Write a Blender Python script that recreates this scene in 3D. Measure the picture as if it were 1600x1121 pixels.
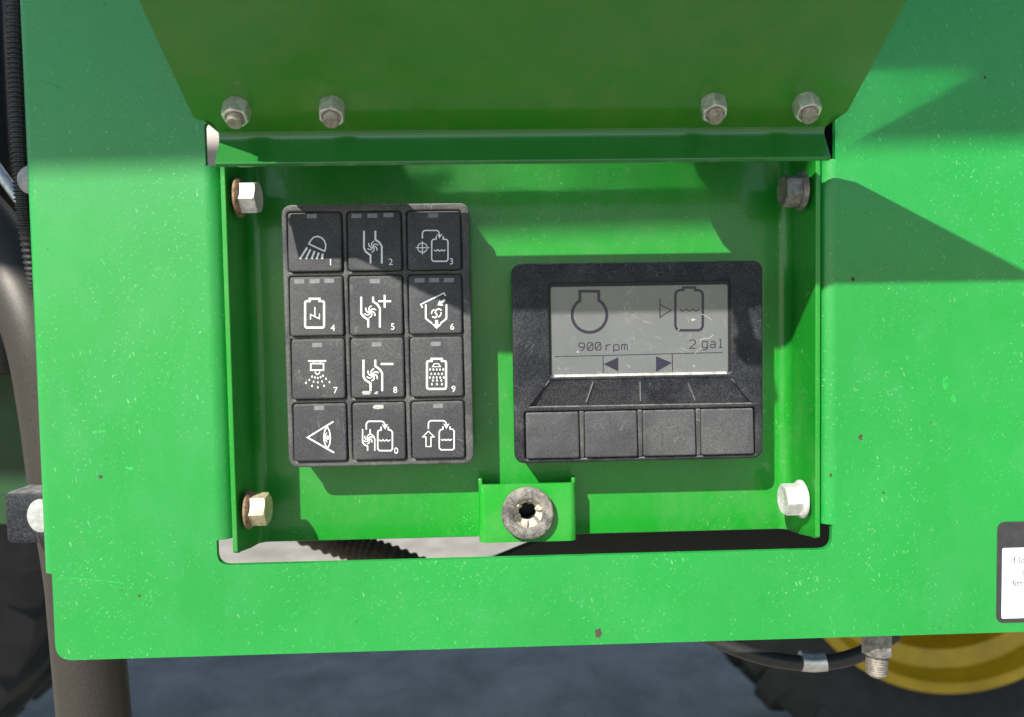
import bpy, bmesh, math, random
from mathutils import Vector, Matrix

random.seed(7)
SC = bpy.context.scene
for _o in list(bpy.data.objects):
    bpy.data.objects.remove(_o)

# ------------------------------------------------------------------ camera, light, exposure
MM = 0.001
H = 1.05                                   # height of the camera above the ground
YAW, PITCH, ROLL = math.radians(-1.75), math.radians(-2.6), math.radians(-0.97)
FPX = 1200.0                               # focal length in photograph pixels
CAM = Vector((0.0, -0.400, H))
ROT = Matrix.Rotation(YAW, 3, 'Z') @ Matrix.Rotation(math.pi / 2 + PITCH, 3, 'X') @ Matrix.Rotation(ROLL, 3, 'Z')
cam_data = bpy.data.cameras.new("camera")
cam = bpy.data.objects.new("camera", cam_data)
SC.collection.objects.link(cam)
cam.matrix_world = Matrix.Translation(CAM) @ ROT.to_4x4()
cam_data.sensor_width = 36.0
cam_data.lens = FPX / 1600.0 * 36.0
cam_data.clip_start = 0.01
cam_data.clip_end = 2000.0
cam_data.dof.use_dof = True
cam_data.dof.focus_distance = 0.41
cam_data.dof.aperture_fstop = 8.0
SC.camera = cam

TX, TY = 0.638, 0.927                         # sun shift right / down per metre into the scene
ray = Vector((TX, 1.0, -TY)).normalized()   # the way the sunlight travels
sun_data = bpy.data.lights.new("sun", 'SUN')
sun_data.energy = 5.0
sun_data.angle = math.radians(0.53)
sun_data.color = (1.0, 0.95, 0.87)
sun = bpy.data.objects.new("sun", sun_data)
SC.collection.objects.link(sun)
sun.rotation_euler = ray.to_track_quat('-Z', 'Y').to_euler()
sun.location = (-3, -6, 8)

world = bpy.data.worlds.new("World")
SC.world = world
world.use_nodes = True
wn = world.node_tree.nodes
sky = wn.new('ShaderNodeTexSky')
sky.sky_type = 'NISHITA'
sky.sun_disc = False
sky.sun_elevation = math.asin(-ray.z)
to_sun = -ray
sky.sun_rotation = math.atan2(to_sun.x, to_sun.y)
sky.altitude = 200
sky.dust_density = 0.3
sky.air_density = 1.4
sky.ozone_density = 1.5
world.node_tree.links.new(sky.outputs[0], wn['Background'].inputs[0])
wn['Background'].inputs[1].default_value = 0.088

SC.view_settings.view_transform = 'Standard'
SC.view_settings.look = 'None'
SC.view_settings.gamma = 1.0
SC.view_settings.use_curve_mapping = False
SC.view_settings.exposure = 0.72
SC.cycles.caustics_reflective = True
SC.cycles.blur_glossy = 0.0
SC.cycles.sample_clamp_indirect = 0.0
SC.cycles.use_denoising = True
SC.cycles.use_guiding = True
SC.cycles.max_bounces = 8
SC.cycles.diffuse_bounces = 4
SC.cycles.glossy_bounces = 4


# ------------------------------------------------------------------ pixel -> point on a plane
def U(px, py, y):
    """photograph pixel -> (x, z) in mm (z from camera height) on the upright plane y mm behind the panel face"""
    d = ROT @ Vector(((px - 800.0) / FPX, (560.5 - py) / FPX, -1.0))
    t = (y * MM - CAM.y) / d.y
    p = CAM + d * t
    return p.x / MM, (p.z - H) / MM


def UX(px, py, y):
    return U(px, py, y)[0]


def UZ(px, py, y):
    return U(px, py, y)[1]


def W(x, y, z):
    """mm -> world"""
    return Vector((x * MM, y * MM, H + z * MM))


# ------------------------------------------------------------------ object helpers
COL = SC.collection
WLOC = {}


def root(name, loc, label, cat, group=None):
    o = bpy.data.objects.new(name, None)
    o.empty_display_size = 0.02
    COL.objects.link(o)
    o.location = loc
    WLOC[o.name] = Vector(loc)
    tag(o, label, cat, group)
    return o


def tag(o, label=None, cat=None, group=None, kind=None):
    if label:
        o['label'] = label
    if cat:
        o['category'] = cat
    if group:
        o['group'] = group
    if kind:
        o['kind'] = kind
    return o


def link_mesh(name, me, mat, parent=None, smooth=None, centre=True):
    """me holds world coordinates; the object's origin is moved to the mesh's middle"""
    if centre and len(me.vertices):
        xs = [v.co for v in me.vertices]
        lo = Vector((min(v.x for v in xs), min(v.y for v in xs), min(v.z for v in xs)))
        hi = Vector((max(v.x for v in xs), max(v.y for v in xs), max(v.z for v in xs)))
        c = (lo + hi) / 2
        me.transform(Matrix.Translation(-c))
    else:
        c = Vector((0, 0, 0))
    if mat and not me.materials:
        me.materials.append(mat)
    if smooth is not None:
        me.shade_smooth()
        try:
            me.set_sharp_from_angle(angle=math.radians(smooth))
        except Exception:
            pass
    o = bpy.data.objects.new(name, me)
    COL.objects.link(o)
    WLOC[o.name] = c.copy()
    if parent is not None:
        o.parent = parent
        o.location = c - WLOC[parent.name]
    else:
        o.location = c
    return o


def from_bm(name, bm, mat, parent=None, smooth=35):
    bmesh.ops.recalc_face_normals(bm, faces=bm.faces)
    me = bpy.data.meshes.new(name)
    bm.to_mesh(me)
    bm.free()
    return link_mesh(name, me, mat, parent, smooth)


def copy_at(src, delta, parent):
    """another object sharing src's mesh, moved by delta (world) and put under parent"""
    c = src.copy()
    COL.objects.link(c)
    wl = WLOC[src.name] + delta
    WLOC[c.name] = wl
    c.parent = parent
    c.location = wl - (WLOC[parent.name] if parent else Vector((0, 0, 0)))
    for ch in [q for q in bpy.data.objects if q.parent == src]:
        copy_at(ch, delta, c)
    return c


def bevel_mod(o, w, seg=2, ang=35):
    m = o.modifiers.new("bevel", 'BEVEL')
    m.width = w * MM
    m.segments = seg
    m.limit_method = 'ANGLE'
    m.angle_limit = math.radians(ang)
    m.harden_normals = False
    return o


def bake(o, smooth=40):
    """apply the modifiers so far and mark the sharp edges of the result"""
    bpy.context.view_layer.update()
    me_ = bpy.data.meshes.new_from_object(o.evaluated_get(bpy.context.evaluated_depsgraph_get()))
    o.modifiers.clear()
    o.data = me_
    me_.shade_smooth()
    me_.set_sharp_from_angle(angle=math.radians(smooth))


def rrect(x0, x1, z0, z1, r, n=5):
    pts = []
    for cx, cz, a0 in ((x1 - r, z1 - r, 0), (x0 + r, z1 - r, 90), (x0 + r, z0 + r, 180), (x1 - r, z0 + r, 270)):
        for i in range(n + 1):
            a = math.radians(a0 + 90.0 * i / n)
            pts.append((cx + r * math.cos(a), cz + r * math.sin(a)))
    return pts


def fillet(pts, radii, n=5):
    """round the corners of a closed 2-D polygon"""
    out = []
    k = len(pts)
    for i in range(k):
        p0, p1, p2 = Vector(pts[i - 1]), Vector(pts[i]), Vector(pts[(i + 1) % k])
        r = radii[i] if isinstance(radii, (list, tuple)) else radii
        if r <= 0:
            out.append(tuple(p1))
            continue
        a, b = (p0 - p1), (p2 - p1)
        la, lb = a.length, b.length
        a.normalize(); b.normalize()
        ang = a.angle(b)
        if abs(ang - math.pi) < 1e-3:
            out.append(tuple(p1))
            continue
        t = min(r / math.tan(ang / 2), la * 0.49, lb * 0.49)
        s, e = p1 + a * t, p1 + b * t
        for j in range(n + 1):
            f = j / n
            q = s * (1 - f) ** 2 + p1 * (2 * f * (1 - f)) + e * f ** 2
            out.append((q.x, q.y))
    return out


def loft_bm(rings, cap0=True, cap1=True, bm=None, closed=True):
    bm = bm or bmesh.new()
    vr = [[bm.verts.new(p) for p in ring] for ring in rings]
    n = len(vr[0])
    for a, b in zip(vr[:-1], vr[1:]):
        for i in range(n if closed else n - 1):
            j = (i + 1) % n
            bm.faces.new((a[i], a[j], b[j], b[i]))
    if cap0:
        bm.faces.new(vr[0])
    if cap1:
        bm.faces.new(vr[-1])
    return bm


def box_bm(x0, x1, y0, y1, z0, z1, bm=None):
    bm = bm or bmesh.new()
    loft_bm([[W(x0, y, z0), W(x1, y, z0), W(x1, y, z1), W(x0, y, z1)] for y in (y0, y1)], bm=bm)
    return bm


def plate_with_holes(name, outer, holes, y_front, thick, bevel, mat, parent, smooth=40, res=1):
    """flat plate (x-z outline in mm, with holes), front face at y_front, going back by thick, rounded rims"""
    cu = bpy.data.curves.new(name, 'CURVE')
    cu.dimensions = '2D'
    cu.fill_mode = 'BOTH'
    cu.extrude = max(0.0, (thick / 2 - bevel)) * MM
    cu.bevel_depth = bevel * MM
    cu.bevel_resolution = res
    cu.offset = -bevel * MM
    for loop in [outer] + list(holes):
        sp = cu.splines.new('POLY')
        sp.points.add(len(loop) - 1)
        for p, (x, z) in zip(sp.points, loop):
            p.co = (x * MM, z * MM, 0, 1)
        sp.use_cyclic_u = True
    tmp = bpy.data.objects.new(name + "_tmp", cu)
    COL.objects.link(tmp)
    dg = bpy.context.evaluated_depsgraph_get()
    me = bpy.data.meshes.new_from_object(tmp.evaluated_get(dg))
    bpy.data.objects.remove(tmp)
    bpy.data.curves.remove(cu)
    me.materials.clear()
    me.name = name
    yc = y_front + thick / 2
    for v in me.vertices:
        x, y, z = v.co
        v.co = Vector((x, yc * MM - z, H + y))
    bm = bmesh.new(); bm.from_mesh(me)
    bmesh.ops.remove_doubles(bm, verts=bm.verts, dist=2e-6)
    bm.to_mesh(me); bm.free()
    return link_mesh(name, me, mat, parent, smooth)


def text_mesh(s, size_mm, font=None):
    cu = bpy.data.curves.new("txt", 'FONT')
    cu.body = s
    cu.size = 1.0
    cu.align_x = 'CENTER'
    cu.align_y = 'CENTER'
    cu.resolution_u = 3
    tmp = bpy.data.objects.new("txt_tmp", cu)
    COL.objects.link(tmp)
    dg = bpy.context.evaluated_depsgraph_get()
    me = bpy.data.meshes.new_from_object(tmp.evaluated_get(dg))
    bpy.data.objects.remove(tmp)
    bpy.data.curves.remove(cu)
    me.materials.clear()
    h = [v.co.y for v in me.vertices]
    k = size_mm / max(1e-6, (max(h) - min(h)))
    xs = [v.co.x for v in me.vertices]
    cx, cy = (max(xs) + min(xs)) / 2, (max(h) + min(h)) / 2
    for v in me.vertices:
        v.co = Vector(((v.co.x - cx) * k, (v.co.y - cy) * k, 0))
    return me


# 2-D ink: ribbons and fills gathered in photograph pixels, laid on a surface by a mapping function
class Ink:
    def __init__(self):
        self.polys = []

    def line(self, pts, w, closed=False):
        P = [Vector(p) for p in pts]
        w = w * 0.88
        n = len(P)
        L, R = [], []
        for i in range(n):
            if closed:
                a, b, c = P[i - 1], P[i], P[(i + 1) % n]
            else:
                a, b, c = P[max(i - 1, 0)], P[i], P[min(i + 1, n - 1)]
            d1 = (b - a); d2 = (c - b)
            if d1.length < 1e-9: d1 = d2
            if d2.length < 1e-9: d2 = d1
            d1 = d1.normalized(); d2 = d2.normalized()
            t = d1 + d2
            t = d1 if t.length < 1e-6 else t.normalized()
            nn = Vector((-t.y, t.x))
            cosv = max(0.45, nn.dot(Vector((-d1.y, d1.x))))
            L.append(b + nn * (w / 2 / cosv)); R.append(b - nn * (w / 2 / cosv))
        for i in range(n if closed else n - 1):
            j = (i + 1) % n
            self.polys.append([L[i], L[j], R[j], R[i]])
        return self

    def fill(self, pts):
        self.polys.append([Vector(p) for p in pts])
        return self

    def circle(self, c, r, w, n=20, a0=0, a1=360):
        pts = [(c[0] + r * math.cos(math.radians(a0 + (a1 - a0) * i / n)), c[1] + r * math.sin(math.radians(a0 + (a1 - a0) * i / n))) for i in range(n + (a1 - a0 != 360))]
        return self.line(pts, w, closed=(a1 - a0 == 360))

    def fan(self, c, r, w, blades=6):
        for k in range(blades):
            a = math.radians(360 / blades * k - 80)
            pts = []
            for i in range(6):
                f = i / 5
                rr = r * (0.08 + 0.92 * f)
                aa = a + 1.1 * f ** 1.5
                pts.append((c[0] + rr * math.cos(aa), c[1] + rr * math.sin(aa)))
            self.line(pts, w)
        return self

    def wave(self, x0, x1, y, w, n=3, h=12):
        pts = []
        for k in range(n):
            a = x0 + (x1 - x0) * k / n
            b = x0 + (x1 - x0) * (k + 1) / n
            pts += [(a, y - h * 0.4), (a + (b - a) * 0.25, y + h * 0.3), (a + (b - a) * 0.55, y + h * 0.3)]
        pts.append((x1, y - h * 0.4))
        return self.line(pts, w)

    def drop(self, c, r, a=0):
        pts = []
        for k in range(8):
            t = math.radians(45 * k)
            rr = r * (1.6 if k == 6 else 0.85)
            pts.append((c[0] + rr * math.cos(t + a), c[1] + rr * math.sin(t + a)))
        return self.fill(pts)

    def build(self, name, to_px, surf, mat, parent, lift=0.1):
        """to_px maps ink coordinates to photograph pixels; surf maps pixel -> world point on the surface"""
        bm = bmesh.new()
        for k, poly in enumerate(self.polys):
            vs = []
            for p in poly:
                q = surf(*to_px(p.x, p.y))
                vs.append(bm.verts.new(q + Vector((0, -(lift + 0.004 * (k % 5)) * MM, 0))))
            try:
                f = bm.faces.new(vs)
            except ValueError:
                continue
        bm.normal_update()
        for f in bm.faces:
            if f.normal.y > 0:
                f.normal_flip()
        me = bpy.data.meshes.new(name)
        bm.to_mesh(me); bm.free()
        return link_mesh(name, me, mat, parent, None)


# ------------------------------------------------------------------ materials
def nt(name):
    m = bpy.data.materials.new(name)
    m.use_nodes = True
    t = m.node_tree
    return m, t, t.nodes['Principled BSDF']


def node(t, kind, **kw):
    n = t.nodes.new(kind)
    for k, v in kw.items():
        if k in n.inputs:
            n.inputs[k].default_value = v
        else:
            setattr(n, k, v)
    return n


def ramp(t, src, p0, p1, c0=(0, 0, 0, 1), c1=(1, 1, 1, 1)):
    r = t.nodes.new('ShaderNodeValToRGB')
    r.color_ramp.elements[0].position = p0
    r.color_ramp.elements[1].position = p1
    r.color_ramp.elements[0].color = c0
    r.color_ramp.elements[1].color = c1
    t.links.new(src, r.inputs[0])
    return r.outputs[0]


def mixc(t, fac, a, b, mode='MIX'):
    n = t.nodes.new('ShaderNodeMix')
    n.data_type = 'RGBA'
    n.blend_type = mode
    for sock, v in ((n.inputs[0], fac), (n.inputs[6], a), (n.inputs[7], b)):
        if hasattr(v, 'links') or hasattr(v, 'is_linked'):
            t.links.new(v, sock)
        else:
            sock.default_value = v if not isinstance(v, tuple) or len(v) == 4 else (*v, 1)
    return n.outputs[2]


def mathn(t, op, a, b=None):
    n = t.nodes.new('ShaderNodeMath')
    n.operation = op
    for sock, v in ((n.inputs[0], a), (n.inputs[1], b)):
        if v is None:
            continue
        if hasattr(v, 'is_linked'):
            t.links.new(v, sock)
        else:
            sock.default_value = v
    return n.outputs[0]


def coords(t, scale=(1, 1, 1), rot=(0, 0, 0)):
    tc = t.nodes.new('ShaderNodeTexCoord')
    mp = t.nodes.new('ShaderNodeMapping')
    if any(rot):
        mp.vector_type = 'TEXTURE'               # turn first, then stretch
        scale = tuple(1.0 / q for q in scale)
    mp.inputs['Scale'].default_value = scale
    mp.inputs['Rotation'].default_value = rot
    g = t.nodes.new('ShaderNodeNewGeometry')
    t.links.new(g.outputs['Position'], mp.inputs[0])
    return mp.outputs[0]


def noise(t, vec, scale, detail=3, rough=0.5, dist=0.0):
    n = t.nodes.new('ShaderNodeTexNoise')
    n.inputs['Scale'].default_value = scale
    n.inputs['Detail'].default_value = detail
    n.inputs['Roughness'].default_value = rough
    n.inputs['Distortion'].default_value = dist
    t.links.new(vec, n.inputs['Vector'])
    return n.outputs[0]


def voro(t, vec, scale, rnd=1.0):
    n = t.nodes.new('ShaderNodeTexVoronoi')
    n.inputs['Scale'].default_value = scale
    n.inputs['Randomness'].default_value = rnd
    t.links.new(vec, n.inputs['Vector'])
    return n


def bump(t, b, src, strength, dist):
    n = t.nodes.new('ShaderNodeBump')
    n.inputs['Strength'].default_value = strength
    n.inputs['Distance'].default_value = dist
    t.links.new(src, n.inputs['Height'])
    t.links.new(n.outputs[0], b.inputs['Normal'])
    return n


def paint_material(name, base, rough=0.3, specks=1.0, dust=0.25, peel=0.12, coat=0.4, coat_rough=0.1, dustcol=(0.30, 0.40, 0.26), spec=0.45):
    m, t, b = nt(name)
    v = coords(t)
    # slow tone drift
    drift = noise(t, v, 9.0, 3, 0.55)
    col = mixc(t, ramp(t, drift, 0.35, 0.7), (*[c * 0.93 for c in base], 1), (*[min(1, c * 1.06) for c in base], 1))
    # dusty film in soft blotches and vertical runs
    vs = coords(t, (1, 1, 0.6))
    film = mathn(t, 'MULTIPLY', ramp(t, noise(t, vs, 34.0, 7, 0.72, 0.3), 0.44, 0.80), dust)
    col = mixc(t, film, col, (*dustcol, 1))
    # short pale nicks at several angles and sizes, gathered by a larger mask
    tot = None
    for k, (rz, sc, lo, st) in enumerate((((0.0, 0.6, 0.0), 230.0, 0.66, 2.6), ((0.0, -0.8, 0.3), 310.0, 0.62, 2.0), ((0.0, 0.1, 0.0), 480.0, 0.58, 1.0), ((0.0, 1.3, 0.2), 130.0, 0.84, 3.4))):
        wob = t.nodes.new('ShaderNodeVectorMath'); wob.operation = 'MULTIPLY_ADD'
        nz = t.nodes.new('ShaderNodeTexNoise'); nz.inputs['Scale'].default_value = 700.0
        t.links.new(v, nz.inputs['Vector'])
        t.links.new(nz.outputs['Color'], wob.inputs[0])
        wob.inputs[1].default_value = (0.0022, 0.0022, 0.0022)
        vk = coords(t, (1.0, 1.0, st), rz)
        t.links.new(vk, wob.inputs[2])
        vo = voro(t, wob.outputs[0], sc)
        sep = t.nodes.new('ShaderNodeSeparateColor')
        t.links.new(vo.outputs['Color'], sep.inputs[0])
        keep = ramp(t, sep.outputs[0], lo, lo + 0.05)
        spot = ramp(t, vo.outputs['Distance'], 0.07, 0.24, (1, 1, 1, 1), (0, 0, 0, 1))
        one = mathn(t, 'MULTIPLY', mathn(t, 'MULTIPLY', spot, keep), mathn(t, 'ADD', sep.outputs[1], 0.15))
        tot = one if tot is None else mathn(t, 'MAXIMUM', tot, one)
    mask = ramp(t, noise(t, v, 17.0, 4, 0.65), 0.36, 0.66)
    tot = mathn(t, 'MULTIPLY', mathn(t, 'MULTIPLY', tot, mask), 0.62 * specks)
    col = mixc(t, tot, col, (0.34, 0.66, 0.34, 1))
    # sparse dark flecks
    vo = voro(t, v, 85.0)
    sep = t.nodes.new('ShaderNodeSeparateColor')
    t.links.new(vo.outputs['Color'], sep.inputs[0])
    dk = mathn(t, 'MULTIPLY', ramp(t, vo.outputs['Distance'], 0.03, 0.05, (1, 1, 1, 1), (0, 0, 0, 1)), ramp(t, sep.outputs[1], 0.84, 0.88))
    col = mixc(t, mathn(t, 'MULTIPLY', dk, 0.7), col, (0.02, 0.035, 0.015, 1))
    t.links.new(col, b.inputs['Base Color'])
    rr = mathn(t, 'ADD', mathn(t, 'MULTIPLY', film, 0.5), rough)
    rr = mathn(t, 'ADD', rr, mathn(t, 'MULTIPLY', noise(t, v, 120.0, 4, 0.6), 0.10))
    t.links.new(rr, b.inputs['Roughness'])
    b.inputs['Specular IOR Level'].default_value = spec
    b.inputs['Coat Weight'].default_value = coat
    b.inputs['Coat Roughness'].default_value = coat_rough
    hgt = noise(t, v, 420.0, 2, 0.5)
    bp = bump(t, b, hgt, peel, 0.0004)
    t.links.new(bp.outputs[0], b.inputs['Coat Normal'])
    return m


def plain(name, col, rough=0.5, metal=0.0, noise_amt=0.0, nscale=80.0, bumps=0.0, bscale=900.0, bdist=0.0003, spec=0.5):
    m, t, b = nt(name)
    b.inputs['Roughness'].default_value = rough
    b.inputs['Metallic'].default_value = metal
    b.inputs['Specular IOR Level'].default_value = spec
    v = coords(t)
    if noise_amt:
        f = ramp(t, noise(t, v, nscale, 5, 0.6), 0.3, 0.72)
        c = mixc(t, f, (*[x * (1 - noise_amt) for x in col], 1), (*[min(1, x * (1 + noise_amt)) for x in col], 1))
        t.links.new(c, b.inputs['Base Color'])
    else:
        b.inputs['Base Color'].default_value = (*col, 1)
    if bumps:
        bump(t, b, noise(t, v, bscale, 3, 0.6), bumps, bdist)
    return m


def dusty_plastic(name, base, dustcol, rough, amount, grain, up_dust=0.6, blotch=70.0, scratch=0.5, spec=0.5):
    """moulded black plastic with grain, dust in blotches and on upward faces, thin hair scratches"""
    m, t, b = nt(name)
    v = coords(t)
    gr = noise(t, v, 1150.0, 2, 0.7)
    bl = ramp(t, noise(t, v, blotch, 6, 0.65, 0.5), 0.42, 0.75)
    fac = mathn(t, 'MULTIPLY', bl, amount)
    fac = mathn(t, 'MULTIPLY', fac, ramp(t, gr, 0.15, 0.62))
    g = t.nodes.new('ShaderNodeNewGeometry')
    sp = t.nodes.new('ShaderNodeSeparateXYZ')
    t.links.new(g.outputs['Normal'], sp.inputs[0])
    upf = mathn(t, 'MULTIPLY', ramp(t, sp.outputs[2], 0.25, 0.9), up_dust)
    upf = mathn(t, 'MULTIPLY', upf, ramp(t, noise(t, v, 260.0, 4, 0.7), 0.25, 0.6))
    fac = mathn(t, 'MAXIMUM', fac, upf)
    # hair-thin scratches
    sc_t = None
    for ang, s in ((0.5, 300.0), (-0.9, 240.0), (1.5, 180.0)):
        vv = coords(t, (0.16, 1, 1), (0, ang, 0))
        w = noise(t, vv, s, 2, 0.5, 1.2)
        line = ramp(t, mathn(t, 'ABSOLUTE', mathn(t, 'SUBTRACT', w, 0.5)), 0.004, 0.011, (1, 1, 1, 1), (0, 0, 0, 1))
        line = mathn(t, 'MULTIPLY', line, ramp(t, noise(t, v, s * 0.32, 2), 0.60, 0.68))
        sc_t = line if sc_t is None else mathn(t, 'MAXIMUM', sc_t, line)
    fac = mathn(t, 'MAXIMUM', fac, mathn(t, 'MULTIPLY', sc_t, scratch))
    tone = mixc(t, ramp(t, gr, 0.40, 0.66), (*[c * max(0.15, 1 - grain) for c in base], 1), (*[c * (1 + 2.2 * grain) for c in base], 1))
    col = mixc(t, fac, tone, (*dustcol, 1))
    t.links.new(col, b.inputs['Base Color'])
    t.links.new(mathn(t, 'ADD', mathn(t, 'MULTIPLY', fac, 0.3), rough), b.inputs['Roughness'])
    b.inputs['Specular IOR Level'].default_value = spec
    bump(t, b, gr, grain, 0.0003)
    return m


GREEN = (0.007, 0.258, 0.036)
M = {}
M['panel'] = paint_material('green_panel_paint', GREEN, rough=0.40, specks=0.9, dust=0.08, dustcol=(0.22, 0.40, 0.30), coat=0.6, coat_rough=0.2, spec=0.4)
M['tray'] = paint_material('green_tray_paint', (0.006, 0.240, 0.015), rough=0.32, specks=0.6, dust=0.12)
M['lid'] = paint_material('green_lid_paint', (0.026, 0.175, 0.004), rough=0.24, specks=0.05, dust=0.30, peel=0.05, coat=1.0, coat_rough=0.055, dustcol=(0.115, 0.20, 0.03), spec=0.15)  # same paint as the panel, darkened: the lid's shade is in the colour
M['lid_under'] = paint_material('shaded_dusty_underside_paint', (0.018, 0.185, 0.004), rough=0.30, specks=0.12, dust=0.62, peel=0.05, coat=0.9, coat_rough=0.16, dustcol=(0.10, 0.20, 0.03), spec=0.15)  # dust film, with the underside's shade and mottled reflection put into the colour
M['bracket'] = paint_material('green_bracket_paint', (0.006, 0.27, 0.014), rough=0.28, specks=0.5, dust=0.25)
M['flange'] = paint_material('green_flange_paint', (0.010, 0.150, 0.020), rough=0.2, specks=0.1, dust=0.05, peel=0.02, coat=1.0, coat_rough=0.05)
M['zinc'] = plain('zinc_steel', (0.62, 0.60, 0.56), 0.36, 0.7, 0.35, 300.0, 0.15, 1400.0)
M['thread'] = plain('dirty_thread_steel', (0.33, 0.30, 0.26), 0.5, 0.7, 0.4, 500.0, 0.2, 1400.0)
M['bolt_white'] = plain('dusty_zinc_bolt', (0.55, 0.54, 0.52), 0.55, 0.25, 0.22, 350.0, 0.2, 1200.0)
M['bolt_dark'] = plain('dull_dirty_bolt', (0.23, 0.22, 0.21), 0.5, 0.45, 0.5, 350.0, 0.2, 1200.0)
M['rust'] = plain('rusty_washer_steel', (0.24, 0.15, 0.09), 0.75, 0.2, 0.6, 450.0, 0.3, 1200.0)
M['housing'] = dusty_plastic('black_keypad_plastic', (0.046, 0.046, 0.048), (0.34, 0.34, 0.31), 0.50, 0.38, 0.16, 0.95, 30.0, 0.4, 0.28)
M['key'] = dusty_plastic('black_key_rubber', (0.038, 0.039, 0.043), (0.22, 0.22, 0.21), 0.55, 0.26, 0.16, 0.5, 28.0, 0.5, 0.28)
M['display'] = dusty_plastic('black_display_plastic', (0.014, 0.015, 0.019), (0.26, 0.26, 0.25), 0.5, 0.16, 0.48, 0.7, 40.0, 0.3, 0.25)
M['button'] = dusty_plastic('grey_button_rubber', (0.044, 0.045, 0.048), (0.24, 0.24, 0.24), 0.5, 0.34, 0.12, 0.5, 26.0, 0.5, 0.28)
M['ink'] = plain('white_key_print', (0.74, 0.74, 0.72), 0.6, 0, 0.12, 350.0)
M['led'] = plain('pale_indicator_window', (0.17, 0.17, 0.18), 0.35, 0, 0.2, 500.0)
M['pad'] = plain('grey_worn_pad', (0.36, 0.36, 0.35), 0.7, 0, 0.35, 260.0, 0.3, 700.0)
M['brass'] = plain('yellowish_zinc_bolt', (0.50, 0.43, 0.27), 0.5, 0.3, 0.35, 350.0, 0.2, 1200.0)
M['smear'] = plain('pale_green_rub_mark', (0.016, 0.32, 0.05), 0.6, 0, 0.4, 300.0)
M['scuff'] = plain('pale_scuff', (0.36, 0.36, 0.35), 0.8, 0, 0.3, 500.0)
M['ridge'] = plain('lit_ridge_plastic', (0.16, 0.16, 0.165), 0.45, 0, 0.3, 500.0)  # paler grey: the light the ridges catch is put into the colour
M['lcd_scratch'] = plain('fine_glass_scratch', (0.34, 0.34, 0.31), 0.6)
M['ledge'] = plain('highlight_screen_ledge', (0.50, 0.50, 0.47), 0.5, 0, 0.35, 260.0)  # pale strip: the recess edge's sun highlight is put into the colour
M['lcd_ink'] = plain('lcd_segment', (0.022, 0.019, 0.036), 0.25, 0)
M['rubber'] = dusty_plastic('dusty_rubber', (0.075, 0.070, 0.066), (0.46, 0.42, 0.36), 0.75, 0.95, 0.3, 0.5, 160.0, 0.0)
M['cream'] = plain('cream_plastic', (0.46, 0.43, 0.35), 0.7, 0, 0.3, 300.0)
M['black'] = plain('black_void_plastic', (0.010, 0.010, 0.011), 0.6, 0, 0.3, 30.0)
M['hose'] = plain('black_hose_rubber', (0.018, 0.018, 0.019), 0.45, 0, 0.4, 200.0, 0.15, 900.0)
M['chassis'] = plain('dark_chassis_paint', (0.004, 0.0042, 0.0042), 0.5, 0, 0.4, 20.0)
M['darkgreen'] = plain('green_frame_paint', (0.012, 0.10, 0.02), 0.5, 0, 0.3, 20.0)
M['shadegreen'] = plain('shaded_green_paint', (0.006, 0.05, 0.010), 0.6, 0, 0.4, 30.0)  # the side plate's shade is put into this dark green
M['alu'] = plain('crimp_aluminium', (0.62, 0.62, 0.62), 0.35, 0.9, 0.2, 200.0)
M['poly'] = plain('pale_poly_tank', (0.62, 0.54, 0.50), 0.5, 0, 0.1, 20.0)
M['white'] = plain('white_sticker_vinyl', (0.78, 0.78, 0.76), 0.45, 0, 0.06, 300.0)
M['decal_black'] = plain('black_sticker_vinyl', (0.035, 0.035, 0.037), 0.45, 0, 0.25, 200.0)
M['chip'] = plain('bare_metal_chip', (0.06, 0.045, 0.03), 0.8, 0.0, 0.7, 900.0)
M['yellow'] = plain('yellow_rim_paint', (0.48, 0.32, 0.012), 0.4, 0, 0.2, 12.0)
M['tyre'] = plain('tyre_rubber', (0.022, 0.022, 0.024), 0.75, 0, 0.4, 18.0, 0.2, 200.0, 0.001)


def tube_steel():
    m, t, b = nt('bronze_grey_tube_paint')
    v = coords(t)
    f = ramp(t, noise(t, v, 900.0, 3, 0.7), 0.35, 0.7)
    c = mixc(t, f, (0.040, 0.036, 0.031, 1), (0.064, 0.057, 0.050, 1))
    t.links.new(c, b.inputs['Base Color'])
    b.inputs['Metallic'].default_value = 0.45
    b.inputs['Roughness'].default_value = 0.45
    bump(t, b, noise(t, v, 1600.0, 2, 0.6), 0.25, 0.0003)
    return m


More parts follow.
